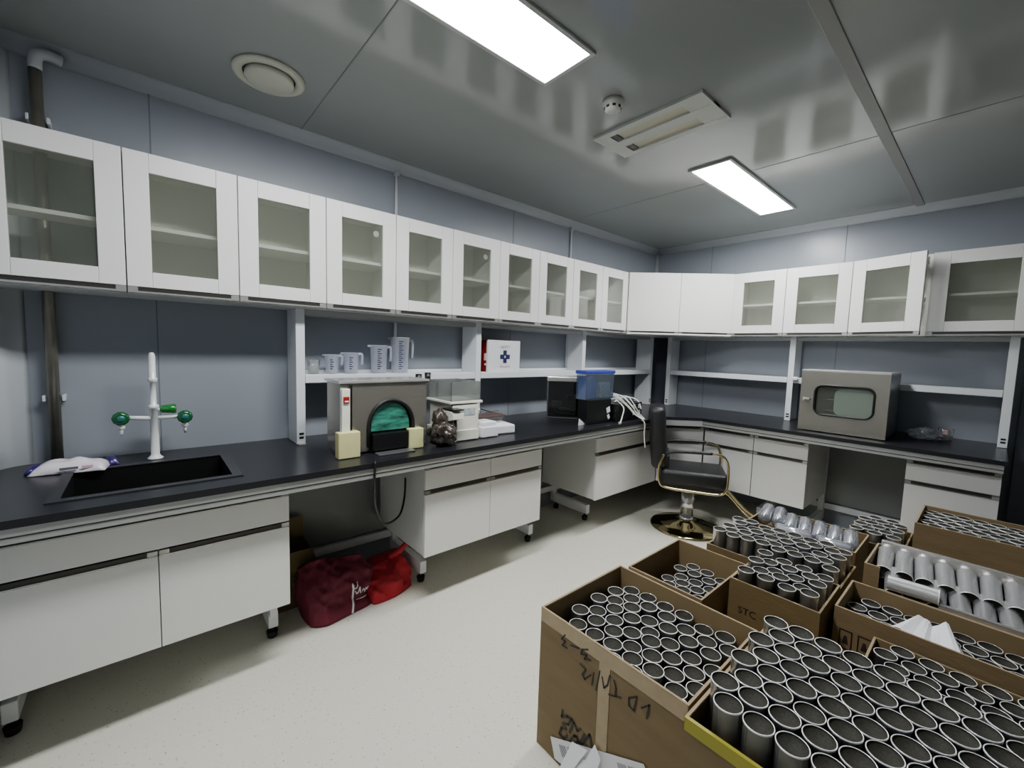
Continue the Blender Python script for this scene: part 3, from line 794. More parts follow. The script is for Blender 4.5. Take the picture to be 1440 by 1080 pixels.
# funnel, flask and tray group right of the cream machine
t = thing('white_tray', 'white plastic tray on the worktop right of the cream machine', 'tray', (.5, -2.68, WT))
mb = MB(PAPER); mb.box(.42, .60, -2.775, -2.655, WT+.001, .915, bev=.006); mb.build('tray', t)
mb = MB(PAPER); mb.box(.40, .585, -2.765, -2.66, .9155, .94, bev=.004); mb.build('lid', t)
t = thing('paper_packet', 'flat white paper packet lying beside the white tray', 'packet', (.48, -2.57, WT))
mb = MB(PAPER); mb.box(.40, .57, -2.65, -2.49, WT+.001, .905, bev=.008, rot=((.48, -2.57, WT), -.15)); mb.build('packet', t)
mb = MB(BROWNST); mb.box(.36, .48, -2.73, -2.50, .941, .955, bev=.003)
tag(mb.build('brown_strip'), 'flat dark brown strip lying across the white tray', 'strip')
t = thing('clear_funnel', 'clear plastic funnel flask standing behind the white tray', 'funnel', (.33, -2.63, WT))
mb = MB(CLEAR); mb.lathe([(.055, WT+.001), (.06, WT+.06), (.05, WT+.1), (.018, WT+.16), (.01, WT+.25), (.008, WT+.27)], (.33, -2.64, 0), 24); mb.build('cone', t)
mb = MB(CREAM); mb.lathe([(.034, WT+.105), (.036, WT+.11), (.036, WT+.135), (.02, WT+.15)], (.33, -2.64, 0), 20); mb.build('collar', t)
t = thing('clear_flask', 'clear plastic bottle lying on its side behind the paper packet', 'bottle', (.30, -2.47, WT))
mb = MB(CLEAR); mb.lathe([(.012, -.12), (.014, -.07), (.045, -.04), (.05, .05), (.042, .07)], (.30, -2.47, WT+.052), 22, CLEAR, axis='y'); mb.build('body', t)
mb = MB(BCABLE); mb.tube([(.34, -2.60, WT+.13), (.35, -2.52, WT+.105), (.36, -2.43, WT+.085)], .004, 6, sub=4); mb.build('cord', t)

# smoked-glass appliance (rotated 43 deg)
t = thing('smoked_glass_appliance', 'square steel appliance with smoked glass front and a cable pile inside', 'appliance', (.27, -1.70, WT), local=True)
mb = MB(STEELD); w = .25; dp = .115; h = .325
for b in ((-w/2, w/2, dp-.006, dp, .006, h), (-w/2, -w/2+.008, 0, dp, .006, h), (w/2-.008, w/2, 0, dp, .006, h), (-w/2, w/2, 0, dp, .004, .014)): mb.box(*b)
mb.box(-w/2-.004, w/2+.004, -.006, dp+.004, h-.035, h, STEELT, bev=.004); mb.build('housing', t)
mb = MB(SMOKE); mb.box(-w/2+.01, w/2-.01, -.004, 0, .02, h-.037); mb.build('glass_front', t)
mb = MB(CREAM); mb.box(-.09, -.01, .04, .09, .09, .13, bev=.006); mb.box(.03, .09, .03, .09, .14, .18, CASE, bev=.004); mb.build('adapter', t)
mb = MB(GREYPK)
for k in range(5):
    a = k*.7; mb.tube([(-.09+.02*k, .05+.02*math.sin(a), .05+.012*k), (-.02, .03+.01*k, .03+.01*k), (.05, .06, .035+.012*k), (.1, .07, .07+.01*k)], .006, 6, GREYPK if k % 2 else CASE, sub=5)
mb.build('cable_pile', t)
mb = MB(RUBBER)
for sx in (-1, 1):
    for yy in (.02, dp-.02): mb.cyl((sx*.1, yy, .0005), (sx*.1, yy, .006), .012, seg=10)
mb.build('foot', t)
t.location = (.358, -1.82, WT); t.rotation_euler = (0, 0, math.radians(43))

# black boxes, blue tub, cables
t = thing('black_case', 'plain black box on the worktop supporting the blue-lidded tub', 'box', (.5, -1.72, WT))
mb = MB(CASE); mb.box(.555, .645, -1.88, -1.60, WT+.001, 1.03, bev=.005); b_ = mb.build('case', t)
mb = MB(PAPER); mb.box(.6455, .647, -1.655, -1.615, .925, .965, rot=((.646, -1.635, .945), .3, 'X')); mb.box(.6455, .647, -1.64, -1.615, .875, .91, rot=((.646, -1.63, .89), .5, 'X')); mb.build('sticker', b_)
mb = MB(PAPER); mb.prism([(WT+.001, -1.93), (WT+.055, -1.925), (WT+.001, -1.86)] and [(-1.945, WT+.001), (-1.94, WT+.05), (-1.865, WT+.001)], 'x', .62, .625)
tag(mb.build('folded_card'), 'small folded white card on the worktop left of the black box', 'card')
t = thing('sachet_tub', 'clear tub with blue lid full of blue and white sachets, on the black box', 'tub', (.52, -1.73, 1.0))
mb = MB(TINTBL); a, b, c, d = .55, .64, -1.90, -1.575
for bx_ in ((a, b, c, c+.003), (a, b, d-.003, d), (a, a+.003, c, d), (b-.003, b, c, d), (a, b, c, d)):
    if len(bx_) == 4 and bx_ != (a, b, c, d): mb.box(*bx_, 1.0315, 1.215)
mb.box(a, b, c, d, 1.0312, 1.034); mb.build('body', t)
mb = MB(BLUELID); mb.box(a-.008, b+.008, c-.008, d+.008, 1.215, 1.24, bev=.005); mb.build('lid', t)
mb = MB(BLUEPK); mb.box(.556, .632, -1.89, -1.76, 1.036, 1.20, bev=.006); mb.build('blue_pack', t)
mb = MB(GREYPK); mb.box(.556, .632, -1.735, -1.60, 1.036, 1.15, bev=.008); mb.build('white_pack', t)
t = thing('printed_box', 'black printed box with small white square icons under the cable bundle', 'box', (.58, -1.44, WT))
mb = MB(CASE); mb.box(.54, .68, -1.585, -1.235, WT+.001, .985, bev=.004); b_ = mb.build('carton', t)
mb = MB(PAPER)
for yy in (-1.345, -1.275):
    for zz in (.905, .955):
        for (a, b, c, d) in ((-.016, .016, .012, .016), (-.016, .016, -.016, -.012), (-.016, -.012, -.012, .012), (.012, .016, -.012, .012), (-.005, .005, -.005, .005)):
            mb.box(.6805, .6812, yy+a, yy+b, zz+c, zz+d)
mb.build('icon', b_)
t = thing('cable_bundle', 'tangle of white cables spilling off the printed box over the worktop edge', 'cables', (.6, -1.45, .99))
mb = MB(WCABLE)
for k in range(5):
    o = k*.012; q_ = random.uniform(-.02, .02)
    mb.tube([(.56+o, -1.575+o*.4, 1.0+o), (.60, -1.585+o*2.6, 1.075-o*.8), (.65+o*.4, -1.54+o*2.4+q_, 1.035), (.70+o*.3, -1.47+o*1.6, .97+q_*.5), (.725, -1.40+o*1.2+q_, .905), (.762, -1.345+o*.6, .862)], .0038, 6, sub=6)
mb.tube([(.63, -1.53, 1.02), (.70, -1.52, .96), (.72, -1.56, .90), (.735, -1.60, .862)], .005, 6, sub=6)
mb.tube([(.762, -1.355, .862), (.778, -1.34, .83), (.772, -1.33, .74), (.775, -1.31, .64)], .005, 6, sub=6)
mb.tube([(.52, -1.42, .99), (.60, -1.35, 1.02), (.66, -1.28, 1.0), (.69, -1.26, .93)], .006, 6, sub=6)
mb.cyl((.735, -1.60, .858), (.74, -1.62, .856), .009, seg=8); mb.build('cables', t)
mb = MB(GREYPK); mb.tube([(.50, -1.50, .992), (.55, -1.42, 1.01), (.52, -1.36, 1.02), (.47, -1.42, 1.0)], .007, 6, sub=5, closed=True); mb.build('coil', t)
t = thing('clear_cup', 'small clear plastic cup at the right of the cable bundle', 'cup', (.42, -1.22, WT))
mb = MB(CLEAR); mb.lathe([(.03, WT+.001), (.038, WT+.12), (.036, WT+.12), (.028, WT+.004), (.001, WT+.003)], (.36, -1.16, 0), 20); mb.build('cup', t)

# under-bench cable
t = thing('hanging_power_cord', 'thin black power cord drooping from the worktop edge into the knee space', 'cord', (.7, -3.5, .8))
mb = MB(BCABLE); mb.tube([(.70, -3.46, WT+.006), (.752, -3.485, WT+.005), (.762, -3.49, .835), (.755, -3.49, .76), (.70, -3.46, .62), (.62, -3.38, .50), (.55, -3.27, .49), (.50, -3.215, .56), (.47, -3.195, .66)], .0055, 8, sub=8); mb.build('cord', t)

# ------------------------------------------------------------------ steel incubator
t = thing('steel_incubator', 'stainless steel cabinet with rounded rectangular window on the back bench', 'incubator', (1.84, -.42, WT))
x0, x1, y0, y1 = 1.60, 2.09, -.625, -.215; z0, z1 = WT+.008, 1.283
wx, wz, ww, wh = 1.853, 1.083, .325, .205
mb = MB(STEEL)
rr = rrect(wx, wz, ww, wh, .05)
# front face ring: outer rectangle to window outline
outer = []
for (px, pz) in rr:
    dx, dz = px-wx, pz-wz
    k = min((x1-wx)/abs(dx) if dx > 0 else (wx-x0)/max(1e-6, abs(dx)), (z1-wz)/abs(dz) if dz > 0 else (wz-z0)/max(1e-6, abs(dz)))
    outer.append((wx+dx*k, wz+dz*k))
# insert exact corners
def ring_plate(mb, inn, out, yA, yB, corners, m):
    n = len(inn)
    vi = [mb.bm.verts.new((p[0], yA, p[1])) for p in inn]; vo = [mb.bm.verts.new((p[0], yA, p[1])) for p in out]
    wi = [mb.bm.verts.new((p[0], yB, p[1])) for p in inn]
    k = mb.mi(m)
    for i in range(n):
        j = (i+1) % n; ff = None
        cs = [c for c in corners if (min(out[i][0], out[j][0])-1e-6 <= c[0] <= max(out[i][0], out[j][0])+1e-6 and min(out[i][1], out[j][1])-1e-6 <= c[1] <= max(out[i][1], out[j][1])+1e-6)]
        vs = [vi[i], vo[i]]
        if cs and abs(out[i][0]-out[j][0]) > 1e-5 and abs(out[i][1]-out[j][1]) > 1e-5: vs.append(mb.bm.verts.new((cs[0][0], yA, cs[0][1])))
        vs += [vo[j], vi[j]]
        ff = mb.bm.faces.new(vs); ff.material_index = k
        ff = mb.bm.faces.new((vi[i], vi[j], wi[j], wi[i])); ff.material_index = k
ring_plate(mb, rr, outer, y0-.001, y0+.03, [(x0, z0), (x1, z0), (x0, z1), (x1, z1)], STEEL)
d = mb.build('door', t)
mb = MB(GASKET); mb.tube([(p[0], y0-.002, p[1]) for p in rrect(wx, wz, ww+.004, wh+.004, .05)], .007, 8, closed=True); mb.build('window_seal', d)
GP = mat('grey_green_plate', (150, 166, 160), .35)
mb = MB(PANE); mb.prism(rrect(wx, wz, ww, wh, .05), 'y', y0+.01, y0+.013); mb.build('window_pane', d)
mb = MB(LIP); mb.box(1.625, 1.665, y0-.03, y0-.002, 1.078, 1.09, bev=.003); mb.box(1.618, 1.63, y0-.012, y0-.001, 1.07, 1.098, bev=.002); mb.build('latch', d)
mb = MB(STEELT, GASKET)
mb.box(x0, x1, y0+.001, y1, z1-.002, z1+.012, STEELT, bev=.002)
mb.box(x0, x0+.01, y0+.001, y1, z0, z1-.002, STEEL); mb.box(x1-.01, x1, y0+.001, y1, z0, z1-.002, STEELD); mb.box(x0, x1, y1-.01, y1, z0, z1-.002, STEEL); mb.box(x0, x1, y0+.001, y1, z0, z0+.01, STEEL)
mb.build('housing', t)
mb = MB(GP); mb.prism(rrect(1.905, 1.075, .21, .185, .04), 'y', y0+.016, y0+.02); mb.build('window_plate', t)  # flat grey-green plate just behind the window pane
mb = MB(CHROME)
for zz in (1.0, 1.08, 1.16): mb.cyl((x0+.02, y0+.15, zz), (1.85, y0+.15, zz), .003, seg=6)
mb.build('rack', t)
mb = MB(RUBBER)
for xx in (x0+.04, x1-.04):
    for yy in (y0+.04, y1-.04): mb.cyl((xx, yy, WT+.0005), (xx, yy, z0), .015, seg=12)
mb.build('foot', t)
t = thing('wall_hook', 'small white plug adapter on the post beside the incubator', 'adapter', (1.42, -.22, 1.25))
mb = MB(WHITEM); mb.box(1.43, 1.47, -.24, -.206, 1.19, 1.22, bev=.006); mb.tube([(1.47, -.23, 1.205), (1.53, -.25, 1.22), (1.58, -.23, 1.26)], .006, 8, sub=4); mb.build('plug', t)
t = thing('clear_plastic_bag', 'crumpled clear plastic bag right of the steel incubator', 'bag', (2.24, -.27, WT))
mb = MB(BAGCL); mb.blob((2.245, -.28, WT+.035), .075, .06, .045, BAGCL, amp=.45, freq=7, sub=4, flat=WT+.001, seed=1); mb.build('film', t)
t = thing('clear_measuring_cup', 'small clear measuring cup with pink marks beside the crumpled bag', 'cup', (2.33, -.22, WT))
mb = MB(CLEAR); mb.lathe([(.032, WT+.001), (.04, WT+.085), (.038, WT+.085), (.03, WT+.004), (.001, WT+.003)], (2.34, -.22, 0), 22); c = mb.build('cup', t)
mb = MB(PINK)
for k in range(4): mb.box(2.325, 2.35, -.259-.0006*k, -.2575-.0006*k, WT+.05+.008*k, WT+.054+.008*k)
mb.build('graduation', c)

# ------------------------------------------------------------------ swivel chair (local, facing +x)
t = thing('salon_chair', 'black leather swivel chair with gold frame and round mirror-gold base', 'chair', (.995, -1.01, 0), local=True)
mb = MB(GOLDB); mb.lathe([(.272, .001), (.274, .008), (.262, .018), (.16, .032), (.07, .05), (.05, .062), (.048, .072), (.001, .072)], seg=64); mb.build('base', t)
mb = MB(CHROME); mb.cyl((0, 0, .07), (0, 0, .09), .058, .05, 28); mb.cyl((0, 0, .09), (0, 0, .29), .047, seg=28); mb.cyl((0, 0, .28), (0, 0, .345), .024, seg=20); mb.build('column', t)
mb = MB(CHROME); mb.tube([(.03, .03, .19), (.06, .10, .20), (.07, .16, .185)], .006, 8, sub=4); mb.build('pump_lever', t)
def cushion(name, sx, sy, sz, c, rot=None, m=LEATHER, bev=.04):
    mb = MB(m); mb.box(c[0]-sx/2, c[0]+sx/2, c[1]-sy/2, c[1]+sy/2, c[2]-sz/2, c[2]+sz/2, bev=bev, seg=5, rot=rot); o = mb.build(name, t, smooth=True); return o
cushion('seat', .48, .40, .12, (.02, 0, .435), bev=.035)
cushion('seat_apron', .44, .37, .06, (.02, 0, .375), bev=.012)
o = cushion('backrest', .125, .38, .48, (-.225, 0, .73), rot=((-.205, 0, .5), -.10, 'Y'), bev=.045)
cushion('back_pad', .05, .32, .14, (-.18, 0, .53), bev=.02)
for sg in (-1, 1):
    yy = sg*.215
    mb = MB(GOLD)
    mb.tube([(-.20, yy, .62), (-.23, yy, .52), (-.225, yy, .41), (-.18, yy, .365), (.0, yy, .355), (.18, yy, .355), (.235, yy, .39), (.245, yy, .47), (.24, yy, .58), (.205, yy, .64), (.13, yy, .655)], .0095, 10, sub=6)
    mb.build('side_frame', t)
    mb = MB(LEATHER); mb.tube([(-.19, yy*.97, .625), (-.12, yy, .645), (.0, yy, .653), (.13, yy, .655)], [.010, .013, .013, .011], 10, sub=5); mb.build('armrest', t)
for sg in (-1, 1):
    mb = MB(GOLD); yy = sg*.09
    mb.tube([(.18, yy, .37), (.27, yy, .33), (.38, yy, .22), (.48, yy, .14), (.56, yy, .12), (.60, yy, .12)], .0095, 10, sub=6); mb.build('footrest_bar', t)
mb = MB(GOLD); mb.tube([(.595, -.11, .12), (.595, .11, .12)], .011, 10); mb.box(.56, .645, -.12, .12, .132, .14, GOLD, bev=.003, rot=((.6, 0, .13), -.5, 'Y')); mb.build('footplate', t)
t.rotation_euler = (0, 0, math.radians(30))

# ------------------------------------------------------------------ red bags and carton under the bench
def bag_mesh(mb, foot, ridge, m, nu=40, nv=16, amp=.018, seed=0):
    """foot: closed ring of ground points, ridge: same-count ring of upper points"""
    n = len(foot)
    def samp(R_, tt):
        x = tt*n; i = int(x) % n; f_ = x-int(x); p0, p1, p2, p3 = [Vector(R_[(i+k) % n]) for k in (-1, 0, 1, 2)]
        lin = p1*(1-f_)+p2*f_
        cr = .5*((2*p1)+(-p0+p2)*f_+(2*p0-5*p1+4*p2-p3)*f_*f_+(-p0+3*p1-3*p2+p3)*f_**3)
        return lin*.5+cr*.5
    rows = []
    for j in range(nv+1):
        v = j/nv; row = []
        for i in range(nu):
            a = samp(foot, i/nu); b = samp(ridge, i/nu)
            k = v**.85
            p = a*(1-k)+b*k
            out = Vector((a.x-b.x, a.y-b.y, 0)); 
            if out.length > 1e-4: p += out.normalized()*math.sin(PI*min(1, v*1.1))*.035
            nz = noise.noise(Vector((p.x*9, p.y*9, p.z*7+seed)))-.9*abs(noise.noise(Vector((p.x*14, p.y*18+p.z*8, p.z*9+seed))))+.4*noise.noise(Vector((p.x*30, p.y*26, p.z*30+seed)))
            p += Vector((nz, nz*.5, nz*.6))*amp*min(1, v*5)
            if p.z < .002: p.z = .002
            row.append(mb.bm.verts.new(p))
        rows.append(row)
    k = mb.mi(m)
    for j in range(nv):
        for i in range(nu):
            ff = mb.bm.faces.new((rows[j][i], rows[j][(i+1) % nu], rows[j+1][(i+1) % nu], rows[j+1][i])); ff.smooth = True; ff.material_index = k
    cv = mb.bm.verts.new(sum((v_.co for v_ in rows[-1]), Vector())/nu)
    for i in range(nu):
        ff = mb.bm.faces.new((rows[-1][i], rows[-1][(i+1) % nu], cv)); ff.smooth = True; ff.material_index = k
    ff = mb.bm.faces.new(rows[0][::-1]); ff.material_index = k
t = thing('maroon_shopping_bag', 'slumped maroon fabric bag with white script logo on the floor under the bench', 'bag', (.4, -3.55, 0))
mb = MB(MAROON)
foot = [(.46, -3.68, .002), (.50, -3.615, .002), (.48, -3.50, .002), (.45, -3.375, .002), (.32, -3.33, .002), (.26, -3.42, .002), (.27, -3.58, .002), (.31, -3.69, .002)]
ridge = [(.33, -3.70, .25), (.34, -3.64, .275), (.34, -3.52, .265), (.34, -3.40, .24), (.32, -3.37, .225), (.30, -3.42, .23), (.30, -3.58, .25), (.31, -3.68, .255)]
bag_mesh(mb, foot, ridge, MAROON, seed=1, nu=90, nv=32, amp=.03)
bag = mb.build('body', t)
bm = bmesh.new(); bm.from_mesh(bag.data); bvh = BVHTree.FromBMesh(bm)
off = OFF[bag.name]
mb = MB(PAPER)
def decal(pts, w):
    P_ = []
    for i in range(len(pts)-1):
        for k in range(6):
            s_ = k/6; P_.append((pts[i][0]*(1-s_)+pts[i+1][0]*s_, pts[i][1]*(1-s_)+pts[i+1][1]*s_))
    P_.append(pts[-1])
    W_ = []
    for (y, z) in P_:
        h, nn, _, _ = bvh.ray_cast(Vector((1.2, y, z))-off, Vector((-1, 0, -.25)).normalized())
        if h: W_.append(h+off+nn*.002*(1 if nn.x > 0 else -1))
    for i in range(len(W_)-1):
        a, b = W_[i], W_[i+1]; tdir = (b-a); 
        if tdir.length < 1e-6 or tdir.length > .05: continue
        nrm = tdir.cross(Vector((1, 0, .3))).normalized()*w*(.5 if i > 1 else .3)
        mb.quad([a+nrm, b+nrm, b-nrm, a-nrm])
Z0 = .20
decal([(-3.47, .33), (-3.462, .30), (-3.468, .26), (-3.48, .20), (-3.49, .17)], .010)
decal([(-3.462, .295), (-3.445, .30), (-3.437, .325)], .005)
decal([(-3.455, .285), (-3.445, .265), (-3.436, .275), (-3.430, .30), (-3.427, .265)], .005)
decal([(-3.42, .268), (-3.413, .285), (-3.405, .27), (-3.405, .262), (-3.397, .285), (-3.39, .268), (-3.383, .285)], .004)
decal([(-3.45, .235), (-3.39, .237)], .004)
mb.build('logo', bag); bm.free()
t = thing('red_shopping_bag', 'bright red crumpled fabric bag folded against the right side of the maroon bag', 'bag', (.35, -3.25, 0))
mb = MB(REDCL)
foot = [(.47, -3.37, .002), (.475, -3.25, .002), (.42, -3.125, .002), (.30, -3.12, .002), (.18, -3.16, .002), (.16, -3.30, .002), (.30, -3.38, .002)]
ridge = [(.36, -3.35, .15), (.36, -3.25, .165), (.33, -3.15, .17), (.28, -3.14, .18), (.23, -3.19, .15), (.22, -3.28, .14), (.30, -3.35, .15)]
bag_mesh(mb, foot, ridge, REDCL, seed=8, nu=90, nv=32, amp=.03); mb.build('body', t)
mb = MB(REDCL); mb.tube([(.33, -3.22, .16), (.36, -3.17, .20), (.34, -3.125, .215), (.31, -3.13, .18)], [.014, .018, .014, .01], 8, sub=6); mb.build('handle', t)

def flap_carton():
    t = thing('brown_carton', 'open brown carton half hidden behind the sink cabinet and maroon bag', 'carton', (.13, -3.7, 0))
    mb = MB(CARDDK, CARDIN)
    x0, x1, y0, y1, h = .075, .245, -3.80, -3.61, .30
    k = .005
    mb.box(x0, x1, y0, y1, .001, .006); mb.box(x0, x0+k, y0, y1, .006, h); mb.box(x1-k, x1, y0, y1, .006, h); mb.box(x0+k, x1-k, y0, y0+k, .006, h); mb.box(x0+k, x1-k, y1-k, y1, .006, h)
    mb.build('body', t)
    mb = MB(CARDDK); mb.quad([(x1, y0, h), (x1, y1, h), (x1+.03, y1+.02, h-.09), (x1+.03, y0, h-.09)]); mb.build('flap', t)
    mb = MB(CARDDK); mb.quad([(x0, y0, h), (x0, y1, h), (x0-.0, y1, h+.12), (x0-.0, y0, h+.12)], CARDDK)
    o = mb.build('flap', t)
    mb = MB(INK)
    for s_ in ([(-3.70, .2), (-3.68, .2), (-3.70, .17), (-3.68, .17)], [(-3.70, .14), (-3.69, .16), (-3.68, .14)]): rib(mb, s_, .005, 'x', x1+.001, INK)
    mb.build('marking', t)
flap_carton()

# ------------------------------------------------------------------ cartons of aluminium tubes
def carton(label, x0, x1, y0, y1, h, pad, m=CARD, inner=CARDIN, cut=None, k=.007):
    t = thing('carton', label, 'carton', ((x0+x1)/2, (y0+y1)/2, 0), 'open cartons of aluminium tubes')
    mb = MB(m, inner, CARDEDGE)
    mb.box(x0, x1, y0, y1, .001, .006, m)
    def wall(a, b, c, d, hh, inn):
        """outer skin and inner skin"""
        mb.box(a, b, c, d, .006, hh-.001, m)
        i = {'x+': (b, b+.001, c+.001, d-.001), 'x-': (a-.001, a, c+.001, d-.001), 'y+': (a+.001, b-.001, d, d+.001), 'y-': (a+.001, b-.001, c-.001, c)}[inn]
        mb.box(*i, .006, hh-.002, inner)
        mb.box(a, b, c, d, hh-.001, hh, CARDEDGE)
    wall(x0, x0+k, y0, y1, h, 'x+'); wall(x1-k, x1, y0, y1, h, 'x-')
    if cut:
        wall(x0+k, cut[0], y0, y0+k, h, 'y+'); wall(cut[0], x1-k, y0, y0+k, cut[1], 'y+')
    else: wall(x0+k, x1-k, y0, y0+k, h, 'y+')
    wall(x0+k, x1-k, y1-k, y1, h, 'y-')
    b = mb.build('box', t)
    mb = MB(CARDDK); mb.box(x0+k+.002, x1-k-.002, y0+k+.002, y1-k-.002, pad-.006, pad); mb.build('divider', t)
    return t, b
TH = .15; TR = .0305
def tube_mesh():
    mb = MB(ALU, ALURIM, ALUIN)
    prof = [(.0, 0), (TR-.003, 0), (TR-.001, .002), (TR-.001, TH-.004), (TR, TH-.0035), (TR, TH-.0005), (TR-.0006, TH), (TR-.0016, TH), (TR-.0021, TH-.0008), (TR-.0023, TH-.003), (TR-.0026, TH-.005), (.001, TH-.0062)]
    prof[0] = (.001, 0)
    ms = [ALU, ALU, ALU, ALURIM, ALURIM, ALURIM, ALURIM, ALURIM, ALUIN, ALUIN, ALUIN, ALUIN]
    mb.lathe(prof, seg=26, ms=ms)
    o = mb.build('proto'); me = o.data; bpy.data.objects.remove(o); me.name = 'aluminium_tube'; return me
TM = tube_mesh()
SPOTS = []   # (pos, label, group)
def fill(x0, x1, y0, y1, ztop, label, grp, zj=.005, skip=(), hex0=0, extra=None, miss=0.):
    dx = 2*TR+.0012; dy = dx*.868
    nx = int((x1-x0-.002)/dx); ny = int((y1-y0-2*TR)/dy)+1
    dxx = (x1-x0)/nx if nx else dx
    j = 0; y = y0+TR+.002
    gap = ((y1-y0)-(2*TR+.004)-(ny-1)*dy)/max(1, ny-1)
    while j < ny:
        off_ = (dxx/2 if (j+hex0) % 2 else 0)
        n_ = nx-(1 if off_ else 0)
        for i in range(n_):
            x = x0+dxx/2+off_+i*dxx
            if random.random() < miss: continue
            z = (ztop(x, y) if callable(ztop) else ztop)+random.uniform(-zj, zj)
            SPOTS.append(((x+random.uniform(-.0004, .0004), y+random.uniform(-.0004, .0004), z-TH), label, grp))
        y += dy+gap; j += 1

# A: large marked carton
CA = (1.58, 2.10, -3.247, -2.79, .50)
tA, bA = carton('large tape-patched carton at the front left with handwriting and a torn label', *CA, pad=.27)
strokes = [[(1.99, .387), (1.996, .43), (1.973, .406)], [(1.958, .426), (1.95, .382), (1.934, .387), (1.933, .407), (1.958, .428)], [(1.909, .391), (1.866, .373)], [(1.888, .382), (1.89, .409), (1.882, .427)], [(1.867, .433), (1.861, .399), (1.849, .382), (1.841, .412)], [(1.832, .425), (1.821, .356)], [(1.81, .406), (1.805, .363)], [(1.801, .393), (1.777, .363), (1.767, .372), (1.78, .397), (1.757, .402)], [(1.796, .436), (1.773, .427), (1.781, .444), (1.758, .435), (1.763, .452), (1.785, .465)], [(1.749, .447), (1.715, .439)], [(1.702, .421), (1.681, .419), (1.694, .44), (1.677, .438), (1.692, .461)], [(1.695, .203), (1.691, .177), (1.715, .194), (1.734, .198), (1.721, .171), (1.697, .157)], [(1.712, .149), (1.693, .139), (1.685, .112), (1.705, .109), (1.718, .13)], [(1.727, .148), (1.743, .195), (1.758, .176), (1.771, .193)], [(1.746, .151), (1.729, .118), (1.747, .121), (1.764, .146), (1.755, .155), (1.746, .151)], [(1.786, .186), (1.769, .142)], [(1.774, .14), (1.806, .2), (1.814, .166)]]
mb = MB(INK)
for s_ in strokes[:11]: rib(mb, s_, .0052, 'y', -3.2492, INK)
mb.build('handwriting', bA)
mb = MB(INK)
for s_ in strokes[11:]: rib(mb, s_, .008, 'y', -3.2492, INK)
mb.build('marker_code', bA)
mb = MB(TAPE); mb.box(1.582, 2.098, -3.2482, -3.2472, .452, .498); mb.box(1.828, 1.868, -3.2486, -3.2472, .10, .452); mb.box(1.5785, 1.5798, -3.24, -3.15, .30, .46); mb.build('tape', bA)
mb = MB(PAPER); mb.quad([(1.647, -3.2505, .075), (1.99, -3.2505, .255), (2.02, -3.2505, .215), (1.80, -3.2505, .03), (1.67, -3.2505, .012)])
lb = mb.build('shipping_label', bA)
mb = MB(LABELGREY)
dvec = Vector((.343, .18)).normalized(); nvec = Vector((dvec.y, -dvec.x))
for g0, cnt in ((.035, 6), (.075, 6), (.285, 6), (.325, 5)):
    for k in range(cnt):
        a = Vector((1.652, .069))+dvec*(g0+k*.0055)+nvec*.010; b = a+nvec*.035
        rib(mb, [(a.x, a.y), (b.x, b.y)], .0026, 'y', -3.2512, LABELGREY)
mb.build('barcode', lb)
# torn paper strips on the label
t = thing('torn_paper', 'torn white paper scraps hanging over the label of the marked carton', 'paper', (1.8, -3.26, .12))
mb = MB(PAPER); 
mb.quad([(1.745, -3.256, .135), (1.81, -3.262, .16), (1.765, -3.285, .06), (1.715, -3.28, .03)]); mb.quad([(1.83, -3.254, .19), (1.86, -3.262, .17), (1.845, -3.29, .09), (1.80, -3.285, .10)]); mb.quad([(1.78, -3.262, .12), (1.835, -3.27, .13), (1.83, -3.29, .07), (1.775, -3.288, .05)])
mb.build('scrap', t)
fill(CA[0]+.014, CA[1]-.009, CA[2]+.009, CA[3]-.009, lambda x, y: .452-.01*(x-1.6)/.5, 'open aluminium tube standing in the marked carton at front left', 'tubes in the marked carton', zj=.009, miss=.02)
# B
CB = (1.50, 1.838, -2.60, -2.14, .40)
tB, bB = carton('small deep carton behind the marked one, its tubes sitting low', *CB, pad=.16)
fill(CB[0]+.05, CB[1]-.009, CB[2]+.06, CB[3]-.04, .315, 'open aluminium tube sitting low inside the small deep carton', 'tubes in the small deep carton', zj=.008)
# C1
CC = (1.87, 2.185, -2.42, -2.12, .45)
tC, bC = carton('olive-brown carton with small dark print, between the small carton and the paper-topped one', *CC, pad=.31, m=CARDDK)
fill(CC[0]+.009, CC[1]-.009, CC[2]+.009, CC[3]-.009, lambda x, y: .485+(.02 if x < 1.94 and y > -2.32 else 0), 'open aluminium tube standing above the rim of the olive-brown carton', 'tubes in the olive-brown carton', zj=.008)
def decal_text(par, s, size, x, y, z, m, flip=False, sq=1.):
    M_ = Matrix.Translation((x, y, z)) @ Matrix.Rotation(PI/2, 4, 'X')
    if flip: M_ = M_ @ Matrix.Rotation(PI, 4, 'Z')
    return text_mesh('printed_text', s, size, M_, m, par, squash=sq)
decal_text(bC, 'STC', .04, 1.945, -2.4212, .33, INK)
# C2
CD = (1.635, 2.18, -2.11, -1.79, .42)
tD, bD = carton('wide carton behind the olive-brown one, packed with upright tubes past its rim', *CD, pad=.32, m=CARDDK)
fill(CD[0]+.009, CD[1]-.009, CD[2]+.009, CD[3]-.009, lambda x, y: .495, 'open aluminium tube packed in the wide carton nearest the chair', 'tubes in the wide carton near the chair', zj=.009)
